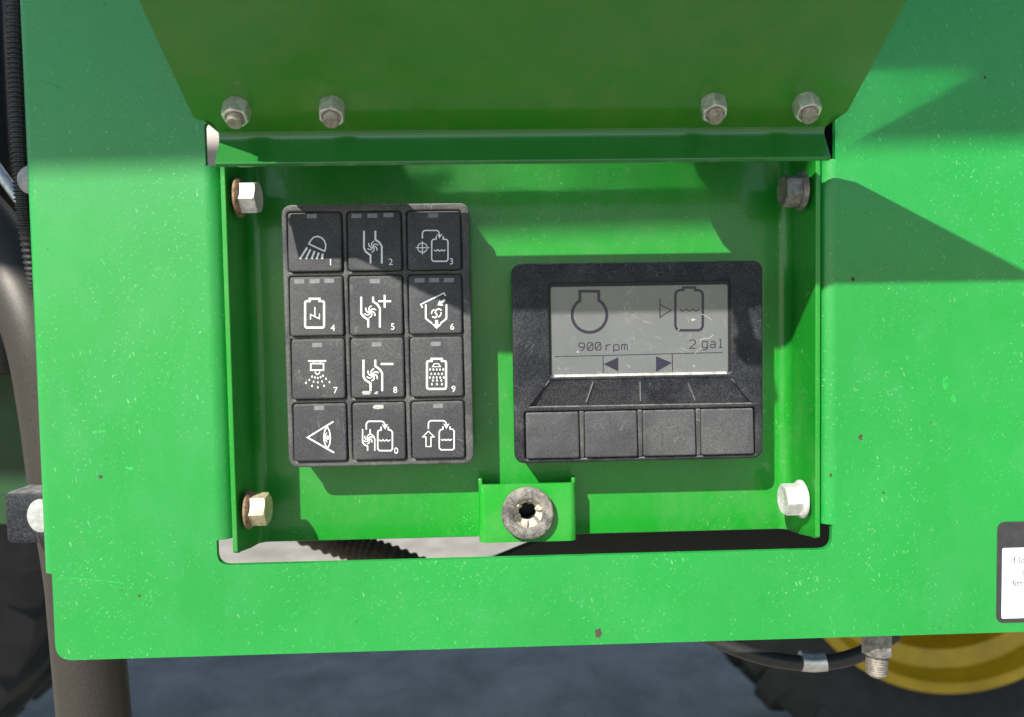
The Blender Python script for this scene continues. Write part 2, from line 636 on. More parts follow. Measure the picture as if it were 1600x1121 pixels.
def lcd_material():
    m, t, b = nt('lcd_glass')
    v = coords(t)
    big = ramp(t, noise(t, v, 25.0, 3, 0.5), 0.3, 0.7)
    c = mixc(t, big, (0.104, 0.111, 0.114, 1), (0.124, 0.131, 0.134, 1))
    tot = None
    for ang, s in ((0.4, 330.0), (-0.7, 280.0), (1.4, 240.0)):
        vv = coords(t, (0.14, 1, 1), (0, ang, 0))
        w = noise(t, vv, s, 2, 0.5, 1.4)
        line = ramp(t, mathn(t, 'ABSOLUTE', mathn(t, 'SUBTRACT', w, 0.5)), 0.005, 0.014, (1, 1, 1, 1), (0, 0, 0, 1))
        line = mathn(t, 'MULTIPLY', line, ramp(t, noise(t, v, s * 0.3, 2), 0.60, 0.67))
        tot = line if tot is None else mathn(t, 'MAXIMUM', tot, line)
    dots = voro(t, v, 420.0)
    sp = t.nodes.new('ShaderNodeSeparateColor')
    t.links.new(dots.outputs['Color'], sp.inputs[0])
    dd = mathn(t, 'MULTIPLY', ramp(t, dots.outputs['Distance'], 0.08, 0.16, (1, 1, 1, 1), (0, 0, 0, 1)), ramp(t, sp.outputs[0], 0.86, 0.9))
    fac = mathn(t, 'MULTIPLY', mathn(t, 'MAXIMUM', tot, dd), 0.32)
    t.links.new(mixc(t, fac, c, (0.42, 0.42, 0.36, 1)), b.inputs['Base Color'])
    b.inputs['Roughness'].default_value = 0.30
    b.inputs['Coat Weight'].default_value = 1.0
    b.inputs['Coat Roughness'].default_value = 0.12
    return m


def ground_material():
    m, t, b = nt('grey_yard_concrete')
    v = coords(t)
    a = ramp(t, noise(t, v, 4.5, 8, 0.68, 0.4), 0.34, 0.68)
    c = mixc(t, a, (0.24, 0.222, 0.19, 1), (0.45, 0.415, 0.36, 1))
    g = ramp(t, noise(t, v, 90.0, 4, 0.7), 0.3, 0.7)
    c = mixc(t, mathn(t, 'MULTIPLY', g, 0.35), c, (0.11, 0.108, 0.102, 1))
    t.links.new(c, b.inputs['Base Color'])
    b.inputs['Roughness'].default_value = 0.85
    bump(t, b, noise(t, v, 60.0, 5, 0.7), 0.4, 0.004)
    return m


M['tube'] = tube_steel()
M['lcd'] = lcd_material()
M['ground'] = ground_material()

# ------------------------------------------------------------------ ground and the machine behind the panel
bm = bmesh.new()
S = 900.0
bm.faces.new([bm.verts.new(p) for p in ((-S, -S, 0), (S, -S, 0), (S, S, 0), (-S, S, 0))])
ground = from_bm('ground', bm, M['ground'], None, None)
tag(ground, 'grey concrete yard under the machine', None, None, 'structure')

# chassis: long dark body of the machine behind the panel, shading the ground underneath
body = root('machine_chassis', (0.3, 1.2, 0.85), 'black shaded underbody of the machine behind the green panel', 'machine body')
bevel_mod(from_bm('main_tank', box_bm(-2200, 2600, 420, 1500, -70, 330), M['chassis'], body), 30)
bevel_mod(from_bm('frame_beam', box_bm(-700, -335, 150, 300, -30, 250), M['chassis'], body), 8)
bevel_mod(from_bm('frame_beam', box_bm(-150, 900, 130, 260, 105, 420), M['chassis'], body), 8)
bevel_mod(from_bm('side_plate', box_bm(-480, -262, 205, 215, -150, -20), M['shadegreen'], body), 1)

# ------------------------------------------------------------------ front panel
BACK = 38.0                                  # depth of the tray's back plate behind the panel face
bz = UZ(850, 1010, 0)                        # bottom edge
xl_fold = (UX(41, 250, 0) + UX(56, 700, 0)) / 2 + 4.8
xl_low = UX(84, 960, 0)
z_notch = UZ(72, 897, 0)
XR, ZT = 520.0, 420.0
FR = 9.0                                     # bend radius of the folds
cut_t = UZ(812, 187, 0)
xs_tl, xs_tr = UX(320, 222, 0), UX(1305, 215, 0)
xs_bl, xs_br = UX(339, 862, 0), UX(1300, 842, 0)
z_tl, z_tr = UZ(330, 257, 0), UZ(1295, 250, 0)
z_bl, z_br = UZ(350, 841, 0), UZ(1290, 824, 0)
z_t = (z_tl + z_tr) / 2
z_b = (z_bl + z_br) / 2
cut_b = (UZ(400, 880, 0) + UZ(1250, 862, 0)) / 2
xi_l = (UX(348, 300, 0) + UX(366, 800, 0)) / 2 - 10.0     # where the side returns start to bend
xi_r = (UX(1279, 300, 0) + UX(1280, 780, 0)) / 2 + 10.0

outer = [(xl_fold, ZT), (XR, ZT), (XR, bz), (xl_low, bz), (xl_low, z_notch), (xl_fold, z_notch)]
outer = outer[:3] + fillet([outer[2], outer[3], outer[4]], [0, 9, 0], 8)[1:-1] + [outer[4], outer[5]]
inner = [(xs_tl, cut_t), (xs_tr, cut_t), (xs_tr, z_t), (xi_r, z_t), (xi_r, z_b), (xs_br, z_b), (xs_br, cut_b),
         (xs_bl, cut_b), (xs_bl, z_b), (xi_l, z_b), (xi_l, z_t), (xs_tl, z_t)]
inner_r = fillet(inner, [3, 3, 3.5, 0, 0, 4.5, 9, 9, 4.5, 0, 0, 3.5], 6)

bm = bmesh.new()
def loop_edges(pts):
    vs = [bm.verts.new(W(x, 0, z)) for x, z in pts]
    return vs, [bm.edges.new((vs[i], vs[(i + 1) % len(vs)])) for i in range(len(vs))]
ov, oe = loop_edges(outer)
iv, ie = loop_edges(inner_r)
bmesh.ops.triangle_fill(bm, use_beauty=True, use_dissolve=False, edges=oe + ie)
for f in bm.faces:
    f.normal_update()
    if f.normal.y > 0:
        f.normal_flip()

def find_edge(xa, za, xb, zb):
    def close(v, x, z):
        return abs(v.co.x / MM - x) < 0.02 and abs((v.co.z - H) / MM - z) < 0.02
    for e in bm.edges:
        a, b = e.verts
        if (close(a, xa, za) and close(b, xb, zb)) or (close(b, xa, za) and close(a, xb, zb)):
            return e

def fold(e, sx, depth, r=FR):
    """bend the sheet back along an upright edge; sx = direction in which the bend continues"""
    pts = [(r * math.sin(math.radians(a)), r * (1 - math.cos(math.radians(a)))) for a in (15, 30, 45, 60, 75, 90)]
    pts.append((r, depth))
    cur = e
    px, py = 0.0, 0.0
    for dx, dy in pts:
        g = bmesh.ops.extrude_edge_only(bm, edges=[cur])
        nv = [q for q in g['geom'] if isinstance(q, bmesh.types.BMVert)]
        bmesh.ops.translate(bm, verts=nv, vec=Vector((sx * (dx - px), dy - py, 0)) * MM)
        cur = [q for q in g['geom'] if isinstance(q, bmesh.types.BMEdge) and all(v in nv for v in q.verts)][0]
        px, py = dx, dy
fold(find_edge(xi_l, z_b, xi_l, z_t), +1, 34)
fold(find_edge(xi_r, z_b, xi_r, z_t), -1, 34)
fold(find_edge(xl_fold, z_notch, xl_fold, ZT), -1, 22, 6.0)
bmesh.ops.recalc_face_normals(bm, faces=bm.faces)
if sum(f.normal.y * f.calc_area() for f in bm.faces) > 0:
    bmesh.ops.reverse_faces(bm, faces=bm.faces)
me = bpy.data.meshes.new('panel_sheet'); bm.to_mesh(me); bm.free()
panel = root('side_panel', W(0, 0, bz), 'large bright green sheet steel panel with the rectangular control cutout', 'panel')
sheet = link_mesh('sheet', me, M['panel'], panel, 40)
sm = sheet.modifiers.new('solid', 'SOLIDIFY'); sm.thickness = 3.2 * MM; sm.offset = -1
bake(sheet)
bevel_mod(sheet, 0.9, 3, 50)
wnm = sheet.modifiers.new('weighted', 'WEIGHTED_NORMAL'); wnm.keep_sharp = True; wnm.weight = 100

# decal on the panel (runs out of the frame)
dx0 = UX(1557, 900, 0); dz1 = UZ(1590, 815, 0); dz0 = UZ(1590, 973, 0)
dec = plate_with_holes('warning_decal', rrect(dx0, dx0 + 70, dz0, dz1, 4), [], -0.16, 0.12, 0.0, M['decal_black'], panel)
wx0 = UX(1565, 910, 0); wz1 = UZ(1590, 856, 0); wz0 = UZ(1590, 966, 0)
dec['label'] = 'black edged sticker with a white text field'
fieldp = plate_with_holes('text_field', rrect(wx0, dx0 + 67.5, wz0, wz1, 0.6, 1), [], -0.24, 0.06, 0.0, M['white'], dec)
for body_s, px, py, hpx in (("If lo", 1597, 875, 11), ("S", 1600, 894, 9), ("fitt", 1593, 911, 11)):
    tm = text_mesh(body_s, hpx / 3.0)
    xs = [v.co.x for v in tm.vertices]; w_ = max(xs) - min(xs)
    left = {"If lo": UX(1580, 875, 0), "S": UX(1596, 894, 0), "fitt": UX(1581, 911, 0)}[body_s]
    zc = UZ(px, py, 0)
    for v in tm.vertices:
        v.co = W(left + w_ / 2 + v.co.x, -0.30, zc + v.co.y)
    link_mesh('lettering', tm, M['decal_black'], dec)

# chips and marks in the paint
def blotch(name, px, py, rpx, mat, parent, y=0.0, sx=1.0, sz=1.0, n=11, lift=0.06):
    cx, cz = U(px, py, y)
    r = rpx / 3.0
    bmq = bmesh.new()
    vs = []
    for i in range(n):
        a = 2 * math.pi * i / n
        rr = r * random.uniform(0.55, 1.1)
        vs.append(bmq.verts.new(W(cx + sx * rr * math.cos(a), y - lift, cz + sz * rr * math.sin(a))))
    f = bmq.faces.new(vs); f.normal_update()
    if f.normal.y > 0:
        f.normal_flip()
    mq = bpy.data.meshes.new(name); bmq.to_mesh(mq); bmq.free()
    return link_mesh(name, mq, mat, parent, None)
for px, py, r, sx, sz in ((935, 990, 10, .8, 1.1), (1345, 683, 6, .7, 1), (157, 745, 4, 1, 1), (218, 931, 3, 1, 1),
                          (1333, 437, 4, 1, 1), (1539, 121, 2.5, 1, 1), (1298, 742, 2.5, 1, 1), (1380, 770, 3, 1, .8), (1268, 640, 2, 1, 1), (1455, 660, 2, 1, 1)):
    blotch('paint_chip', px, py, r, M['chip'], panel, sx=sx, sz=sz)

def rub(pts, w, name='rub_mark'):
    ik = Ink().line(pts, w)
    ik.build(name, lambda x, y: (x, y), lambda px, py: W(U(px, py, 0)[0], 0, U(px, py, 0)[1]), M['smear'], panel, lift=0.05)
rub([(86, 905), (118, 904), (150, 907), (182, 910), (210, 913)], 2.2, 'scratch')
blotch('rub_mark', 1478, 600, 13, M['smear'], panel, sx=0.45, sz=1.1, n=17)
blotch('rub_mark', 1489, 622, 11, M['smear'], panel, sx=0.5, sz=1.0, n=17)
rub([(145, 676), (155, 674), (166, 675)], 5)
rub([(72, 128), (86, 134), (100, 140)], 2.5, 'scratch')
rub([(157, 404), (161, 409), (164, 414)], 2, 'scratch')
rub([(988, 985), (992, 992), (996, 1000)], 3)
rub([(196, 730), (202, 733), (208, 731)], 5)

# ------------------------------------------------------------------ tray (recessed bracket inside the cutout)
TT = 2.6
txl = (UX(350, 262, 0) + UX(371, 830, 0)) / 2          # outer faces of the side flanges
txr = (UX(1275, 262, 0) + UX(1275, 830, 0)) / 2
tray = root('mounting_tray', W((txl + txr) / 2, BACK, UZ(800, 840, BACK)), 'green steel tray recessed in the cutout holding keypad and display', 'tray')
z_back_b = UZ(860, 836, BACK)
z_tip = (UZ(379, 866, 0) + UZ(1262, 846, 0)) / 2
z_top = UZ(800, 215, BACK)
R2 = 6.0
prof = [(0.0, 0.4), (0.0, 1.2), (0.0, 3.0), (0.0, 6.0), (0.0, 12.0), (0.0, 22.0), (0.0, BACK - R2)]
for a in (15, 30, 45, 60, 75, 90):
    prof.append((R2 * (1 - math.cos(math.radians(a))), BACK - R2 + R2 * math.sin(math.radians(a))))
lowz = []
for (dx, dy) in prof:
    if dy < 6.0:
        lowz.append(z_tip + (2.6 - math.sqrt(max(0, 36 - (6 - dy) ** 2)) * 0.43) * (1 if dy < 3 else 0.4))
    elif dy < BACK - R2 - 3:
        f = (dy - 6) / (BACK - R2 - 9)
        lowz.append(z_tip + (z_back_b - z_tip) * min(1, f))
    else:
        lowz.append(z_back_b)
cols = [(txl + dx, dy, lz) for (dx, dy), lz in zip(prof, lowz)]
mid = [(x, BACK, z_back_b) for x in (txl + 60, txl + 110, txr - 110, txr - 60)]
cols_r = [(txr - dx, dy, lz) for (dx, dy), lz in zip(prof, lowz)][::-1]
allc = cols + mid + cols_r
bm = bmesh.new()
rows = []
for k in range(2):
    rows.append([bm.verts.new(W(x, y, lz if k == 0 else z_top)) for x, y, lz in allc])
for i in range(len(allc) - 1):
    f = bm.faces.new((rows[0][i], rows[0][i + 1], rows[1][i + 1], rows[1][i]))
bm.normal_update()
me = bpy.data.meshes.new('tray_sheet'); bm.to_mesh(me); bm.free()
tsheet = link_mesh('back_plate', me, M['tray'], tray, 40)
if me.polygons[len(cols) + 1].normal.y > 0:
    me.flip_normals()
sm = tsheet.modifiers.new('solid', 'SOLIDIFY'); sm.thickness = TT * MM; sm.offset = -1
bake(tsheet)
bevel_mod(tsheet, 0.4, 2, 50)
tsheet.modifiers.new('weighted', 'WEIGHTED_NORMAL').keep_sharp = True


# hex bolt with flange, axis along local +x (world x), built at origin in mm
def hex_bolt(name, centre, sign, mats, parent, rot=0.0, head=10.8, af=15.4, flange=10.4, text=None):
    cx, cy, cz = centre
    rc = af / math.sqrt(3) 
    def ring(x, fn, n):
        out = []
        for i in range(n):
            a = 2 * math.pi * i / n + rot
            r = fn(i, a)
            out.append(W(cx + sign * x, cy + r * math.cos(a), cz + r * math.sin(a)))
        return out
    n = 48
    def hexr(i, a):
        aa = ((a - rot) % (math.pi / 3)) - math.pi / 6
        return (af / 2) / math.cos(aa)
    b = root_part = None
    bmf = loft_bm([ring(0.02, lambda i, a: flange, n), ring(1.1, lambda i, a: flange, n), ring(1.7, lambda i, a: flange - 0.5, n), ring(2.4, lambda i, a: rc + 0.15, n)])
    washer = from_bm('bolt_flange', bmf, mats[1], None, 35)
    ch = af / 2 * 1.04
    rings = [ring(2.2, hexr, n), ring(head - 0.9, hexr, n), ring(head - 0.25, lambda i, a: min(hexr(i, a), ch + 0.15), n), ring(head, lambda i, a: min(hexr(i, a), af / 2 - 0.1), n), ring(head, lambda i, a: af / 2 - 1.2, n), ring(head - 0.3, lambda i, a: af / 2 - 1.8, n)]
    bmh = loft_bm(rings)
    hd = from_bm(name, bmh, mats[0], parent, 28)
    WL = WLOC[washer.name]
    washer.parent = hd
    washer.location = WL - WLOC[hd.name]
    if text:
        tm = text_mesh(text, 2.6)
        for v in tm.vertices:
            # lettering lies on the head face, reading upwards
            v.co = W(cx + sign * (head + 0.06 - 0.30), cy - 0.6 - v.co.y, cz + v.co.x)
        link_mesh('grade_marking', tm, M['white'], hd)
    return hd
wl, wr = txl + TT, txr - TT
YB = 12.0
zb1 = (UZ(372, 306, YB) + UZ(1252, 302, YB)) / 2
zb2l, zb2r = UZ(388, 796, YB), UZ(1252, 780, YB)
hb = hex_bolt('flange_bolt', (wl, YB, zb1), +1, (M['bolt_white'], M['rust']), tray, math.radians(12)); hb['label'] = 'zinc flange bolt with rust behind its washer rim'
hb = hex_bolt('flange_bolt', (wl, YB, zb2l), +1, (M['brass'], M['rust']), tray, math.radians(8)); hb['label'] = 'cream dusty flange bolt with rusty rim'
hb = hex_bolt('flange_bolt', (wr, YB, zb1), -1, (M['bolt_dark'], M['bolt_dark']), tray, math.radians(20)); hb['label'] = 'dull brownish grey flange bolt'
hb = hex_bolt('flange_bolt', (wr, YB, zb2r), -1, (M['bolt_white'], M['bolt_white']), tray, math.radians(4), text="10.9"); hb['label'] = 'whitish flange bolt marked 10.9'

# latch bracket: hat-shaped strap on the back plate
YF = 20.0
bxl, bxr = UX(748, 800, YF), UX(901, 797, YF)
bzt, bzb = (UZ(750, 758, YF) + UZ(895, 755, YF)) / 2, (UZ(760, 848, YF) + UZ(890, 846, YF)) / 2
br = 4.0
pp = [(bxl, BACK - 0.05)]
for a in (0, 22.5, 45, 67.5, 90):
    pp.append((bxl + br * (1 - math.cos(math.radians(a))), YF + br - br * math.sin(math.radians(a))))
pp2 = [(bxl + bxr - x, y) for x, y in pp][::-1]
prof_b = pp + pp2
bm = bmesh.new()
ra = [bm.verts.new(W(x, y, bzb)) for x, y in prof_b]
rb_ = [bm.verts.new(W(x, y, bzt)) for x, y in prof_b]
for i in range(len(prof_b) - 1):
    bm.faces.new((ra[i], ra[i + 1], rb_[i + 1], rb_[i]))
bm.normal_update()
me = bpy.data.meshes.new('latch_bracket'); bm.to_mesh(me); bm.free()
if me.polygons[len(pp) - 1].normal.y > 0:
    me.flip_normals()
lb = link_mesh('latch_bracket', me, M['bracket'], tray, 40)
sm = lb.modifiers.new('solid', 'SOLIDIFY'); sm.thickness = 2.2 * MM; sm.offset = -1
rcx, rcz = U(825, 803, YF - 4)
cut_bm = loft_bm([[W(rcx + 8.3 * math.cos(2 * math.pi * i / 40), y, rcz + 8.3 * math.sin(2 * math.pi * i / 40)) for i in range(40)] for y in (YF - 8, YF + 8)])
cutter = from_bm('cutter', cut_bm, None)
bo = lb.modifiers.new('hole', 'BOOLEAN'); bo.operation = 'DIFFERENCE'; bo.object = cutter; bo.solver = 'EXACT'
bpy.context.view_layer.update()
holed = bpy.data.meshes.new_from_object(lb.evaluated_get(bpy.context.evaluated_depsgraph_get()))
lb.modifiers.clear()
lb.data = holed
holed.shade_smooth()
holed.set_sharp_from_angle(angle=math.radians(50))
lb.modifiers.new('weighted', 'WEIGHTED_NORMAL').keep_sharp = True
bpy.data.objects.remove(cutter)
for sx, xx in ((1, bxl), (-1, bxr)):
    e = from_bm('bracket_ear', box_bm(min(xx, xx + sx * 2.2), max(xx, xx + sx * 2.2), YF + 4.2, YF + 9, bzt - 0.5, bzt + 2.6), M['bracket'], lb)
    bevel_mod(e, 0.6)

# quarter-turn receptacle: rubber ring with a finned cream socket
rcx, rcz = U(825, 803, YF - 4)
def ringxz(r, y, n=40, cx=rcx, cz=rcz):
    return [W(cx + r * math.cos(2 * math.pi * i / n), y, cz + r * math.sin(2 * math.pi * i / n)) for i in range(n)]
bm = loft_bm([ringxz(13.2, YF - 0.05), ringxz(14.4, YF - 1.2), ringxz(14.6, YF - 3.4), ringxz(13.9, YF - 4.8), ringxz(12.6, YF - 5.2), ringxz(9.3, YF - 5.0), ringxz(8.3, YF - 4.2), ringxz(8.0, YF - 2.0)], False, False)
recep = root('latch_receptacle', W(rcx, YF, rcz), 'round dusty grey rubber latch socket with cream finned hole', 'latch')
from_bm('rubber_ring', bm, M['rubber'], recep, 40)
bm = loft_bm([ringxz(8.05, YF - 2.6), ringxz(7.6, YF - 1.6), ringxz(6.6, YF + 0.2), ringxz(5.0, YF + 1.6), ringxz(4.8, YF + 3.0)], False, False)
from_bm('socket_cone', bm, M['cream'], recep, 40)
bm = loft_bm([ringxz(4.85, YF + 3.0), ringxz(4.7, YF + 14.0)], False, True)
from_bm('socket_bore', bm, M['black'], recep, 40)
for k in range(6):
    a = math.radians(60 * k + 20)
    ca, sa = math.cos(a), math.sin(a)
    bmq = bmesh.new()
    w2 = 0.75
    rgs = []
    for yy, r0, r1 in ((YF - 3.4, 6.6, 8.3), (YF + 0.6, 4.3, 8.3)):
        ring = []
        for r, s in ((r0, -1), (r1, -1), (r1, 1), (r0, 1)):
            ring.append(W(rcx + r * ca - s * w2 * sa, yy, rcz + r * sa + s * w2 * ca))
        rgs.append(ring)
    loft_bm(rgs, bm=bmq)
    from_bm('socket_fin', bmq, M['rubber'] if k % 2 else M['cream'], recep, 35)

# ------------------------------------------------------------------ hinged lid, open and leaning out
PHI = math.radians(30.7)
Z0 = 31.6                                     # how far the lid's lower edge stands out from the panel
CP, SP = math.cos(PHI), math.sin(PHI)
zl0 = 97.4
LL = 175.0
lxl, lxr = -135.3, 173.4
txl2, txr2 = UX(340, 215, -Z0 + 6), UX(1291, 212, -Z0 + 6)
def LP(x, s, h=0.0):
    """point on the lid: x across, s up along it, h out of its underside (towards the camera)"""
    return W(x, -(Z0 + s * CP) - h * SP, zl0 + s * SP - h * CP)
lid = root('hinged_lid', LP((lxl + lxr) / 2, 0), 'open green sheet steel lid leaning out above the cutout', 'lid')
TL = 2.6
S_T = -7.5                                    # the hinge tab reaches below the lid's corners
out_l = fillet([(lxl, LL), (lxr, LL), (lxr, 0), (txr2, 0), (txr2, S_T), (txl2, S_T), (txl2, 0), (lxl, 0)][::1], [8, 8, 6, 2.5, 0, 0, 2.5, 6], 5)
rings = [[LP(x, s, h) for x, s in out_l] for h in (0.0, -TL)]
bm = loft_bm(rings)
bmesh.ops.triangulate(bm, faces=[f for f in bm.faces if len(f.verts) > 4])
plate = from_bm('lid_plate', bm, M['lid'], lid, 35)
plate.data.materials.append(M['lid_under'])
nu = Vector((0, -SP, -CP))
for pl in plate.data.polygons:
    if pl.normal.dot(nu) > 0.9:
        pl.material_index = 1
# hinge flange: bends from the tab down and out
FB = 3.0
ps = []
for a in (0, 22.5, 45, 67.5, 90):
    aa = math.radians(a)
    ps.append((S_T - FB * math.sin(aa), FB * (1 - math.cos(aa))))
ps.append((S_T - FB, FB + 5)); ps.append((S_T - FB, 17.0))
po = []
for a in (0, 22.5, 45, 67.5, 90):
    aa = math.radians(a)
    po.append((S_T - (FB + TL) * math.sin(aa), FB - (FB + TL) * math.cos(aa)))
po.append((S_T - FB - TL, FB + 5)); po.append((S_T - FB - TL, 17.0))
ringp = ps + po[::-1]
bm = loft_bm([[LP(x, s, h) for s, h in ringp] for x in (txl2 + 0.02, txl2 + 3, txr2 - 3, txr2 - 0.02)])
flange_o = from_bm('hinge_flange', bm, M['flange'], lid, 35)
bevel_mod(flange_o, 0.4, 2, 50)


# nuts with threaded bolt ends on the lid's underside
def lid_nut(x, s, rot):
    def ring(h, fn, n=48, dx=0.0):
        out = []
        for i in range(n):
            a = 2 * math.pi * i / n + rot
            r = fn(i, a)
            out.append(LP(x + r * math.cos(a), s + r * math.sin(a), h))
        return out
    af = 10.8
    def hexr(i, a):
        aa = ((a - rot) % (math.pi / 3)) - math.pi / 6
        return (af / 2) / math.cos(aa)
    c = af / 2
    bmn = loft_bm([ring(0.03, lambda i, a: min(hexr(i, a), c * 1.05)), ring(0.6, hexr), ring(7.2, hexr), ring(7.9, lambda i, a: min(hexr(i, a), c * 1.06)), ring(8.2, lambda i, a: min(hexr(i, a), c * 0.97)),
                   ring(8.2, lambda i, a: 4.4), ring(7.2, lambda i, a: 3.9)])
    nutb = from_bm('nut', bmn, M['zinc'], lid, 28)
    rr = []
    hh = 6.8
    while hh < 11.0:
        rr.append(ring(hh, lambda i, a: 3.6, 24)); rr.append(ring(hh + 0.55, lambda i, a: 3.1, 24))
        hh += 1.1
    rr.append(ring(hh, lambda i, a: 3.5, 24)); rr.append(ring(hh + 0.35, lambda i, a: 3.15, 24))
    from_bm('bolt_end', loft_bm(rr), M['thread'], nutb, 25)
for px, py, r in ((368, 172, 5), (518, 169, -8), (1116, 165, 12), (1262, 165, -4)):
    s = 9.0
    y = -(Z0 + s * CP) - 6 * SP
    lid_nut(UX(px, py, y), s, math.radians(r + 30))

# hinges on the lid's hidden side, between the nuts of each pair
hy0 = LP(0, 0)
for (x0, x1) in ((UX(345, 172, -40), UX(540, 170, -40)), (UX(1094, 166, -40), UX(1284, 166, -40))):
    up = [(26, -TL - 0.05), (S_T, -TL - 0.05)]
    pth = [(LP(0, s, h).y / MM, (LP(0, s, h).z - H) / MM) for s, h in up]
    end = pth[-1]
    pth += [(end[0] + 7, end[1] - 2.5), (end[0] + 16, end[1] - 1.0), (end[0] + 24, end[1] + 4), (end[0] + 34, end[1] + 12), (end[0] + 52, end[1] + 16), (150, end[1] + 18)]
    th = 3.0
    upper = []
    for i, p in enumerate(pth):
        a = Vector(pth[max(0, i - 1)]); b = Vector(pth[min(len(pth) - 1, i + 1)])
        d = (b - a).normalized()
        upper.append((p[0] + d.y * 0 - (-d.y) * 0 + (-(d.y)) * -th * 0 + d.y * th * -1 * -1 * 1.0, p[1] - d.x * th * -1))
    sec = pth + upper[::-1]
    bm = loft_bm([[W(x, y, z) for y, z in sec] for x in (x0, x1)])
    h_ = from_bm('hinge_strap', bm, M['darkgreen'], lid, 35)

# quarter-turn stud near the lid's far edge (its shadow falls on the display)
sxm = rcx
def stud_ring(r, h, n=24, s=LL - 16):
    return [LP(sxm + r * math.cos(2 * math.pi * i / n), s + r * math.sin(2 * math.pi * i / n), h) for i in range(n)]
bm = loft_bm([stud_ring(9, 0.02), stud_ring(9, 2.5), stud_ring(4.2, 3.0), stud_ring(4.0, 15), stud_ring(7.0, 17), stud_ring(7.0, 24), stud_ring(4, 27)])
from_bm('latch_stud', bm, M['zinc'], lid, 35)

# ------------------------------------------------------------------ keypad
YK = 15.0                                     # depth of the keypad face
kxl = (UX(437, 360, YK) + UX(453, 690, YK)) / 2
kxr = (UX(733, 360, YK) + UX(741, 690, YK)) / 2
kzt = (UZ(480, 320, YK) + UZ(700, 318, YK)) / 2
kzb = (UZ(480, 730, YK) + UZ(715, 726, YK)) / 2
keypad = root('keypad', W((kxl + kxr) / 2, BACK, kzb), 'black twelve key membrane keypad with white pictograms in the tray', 'keypad')
hs = rrect(kxl + 0.6, kxr - 0.6, kzb + 0.6, kzt - 0.6, 5)
bm = loft_bm([[W(x, y, z) for x, z in hs] for y in (BACK - 0.03, YK + 2.6)])
from_bm('housing', bm, M['housing'], keypad, 35)
colx = [((449 + 458) / 2, (534 + 545) / 2), ((541.5 + 551) / 2, (627 + 636) / 2), ((635 + 643) / 2, (721 + 727) / 2)]
colr = []
for k, (a0, a1, b0, b1) in enumerate(((449, 534.5, 458, 544.5), (541.5, 627.5, 551, 636), (635, 721, 643, 727))):
    colr.append(((UX(a0, 378, YK) + UX(b0, 675, YK)) / 2, (UX(a1, 378, YK) + UX(b1, 675, YK)) / 2))
rowr = []
for (zt_, zb_) in ((330, 425), (430, 525), (527, 623), (628, 719.5)):
    rowr.append((UZ(590, zt_, YK), UZ(590, zb_, YK)))
holes = []
keys = []
for r in range(4):
    for c in range(3):
        x0, x1 = colr[c]; z1, z0 = rowr[r]
        holes.append(rrect(x0, x1, z0, z1, 1.8, 3))
        keys.append((x0, x1, z0, z1))
plate_with_holes('key_frame', rrect(kxl, kxr, kzb, kzt, 5.2, 7), holes, YK, 3.0, 1.0, M['housing'], keypad, 45, 3)

Z1 = lambda x, y: (430 + x / 5, 310 + y / 5)
Z2 = lambda x, y: (430 + x / 5, 520 + y / 5)
Z10 = lambda x, y: (430 + x / 10, 310 + y / 10)
K_TOP, K_BOT = 0.4, 2.1                        # how proud each key stands at its upper / lower edge


def key_surface(kk):
    x0, x1, z0, z1 = kk
    def surf_xz(x, z):
        f = (z1 - z) / (z1 - z0)
        return YK - (K_TOP + (K_BOT - K_TOP) * f)
    def surf(px, py):
        y = YK - 1.2
        for _ in range(2):
            x, z = U(px, py, y)
            y = surf_xz(x, z)
        return W(x, y, z)
    return surf, surf_xz


def make_key(idx):
    x0, x1, z0, z1 = keys[idx]
    g = 0.5
    surf, sxz = key_surface(keys[idx])
    def rr(ins, r, back):
        return [W(x, sxz(x, z) + back, z) for x, z in rrect(x0 + g + ins, x1 - g - ins, z0 + g + ins, z1 - g - ins, r, 4)]
    base = [W(x, YK + 2.7, z) for x, z in rrect(x0 + g, x1 - g, z0 + g, z1 - g, 1.6, 4)]
    bmk = loft_bm([base, rr(0, 1.6, 0.9), rr(0.18, 1.5, 0.35), rr(0.6, 1.3, 0.06), rr(1.1, 1.1, 0.0)])
    return from_bm('key', bmk, M['key'], keypad, 40), surf


def I_tube(ink, L, Rr, w):
    ink.line(L, w); ink.line(Rr, w)
    return ink

def tank_bold(ink, x0, x1, y0, y1, cx0, cx1, cy, w, r=14):
    pts = [(x0 + r, y0), (cx0, y0), (cx0, cy), (cx1, cy), (cx1, y0), (x1 - r, y0), (x1 - r * 0.3, y0 + r * 0.3), (x1, y0 + r), (x1, y1 - r), (x1 - r * 0.3, y1 - r * 0.3), (x1 - r, y1),
           (x0 + r, y1), (x0 + r * 0.3, y1 - r * 0.3), (x0, y1 - r), (x0, y0 + r), (x0 + r * 0.3, y0 + r * 0.3)]
    return ink.line(pts, w, True)

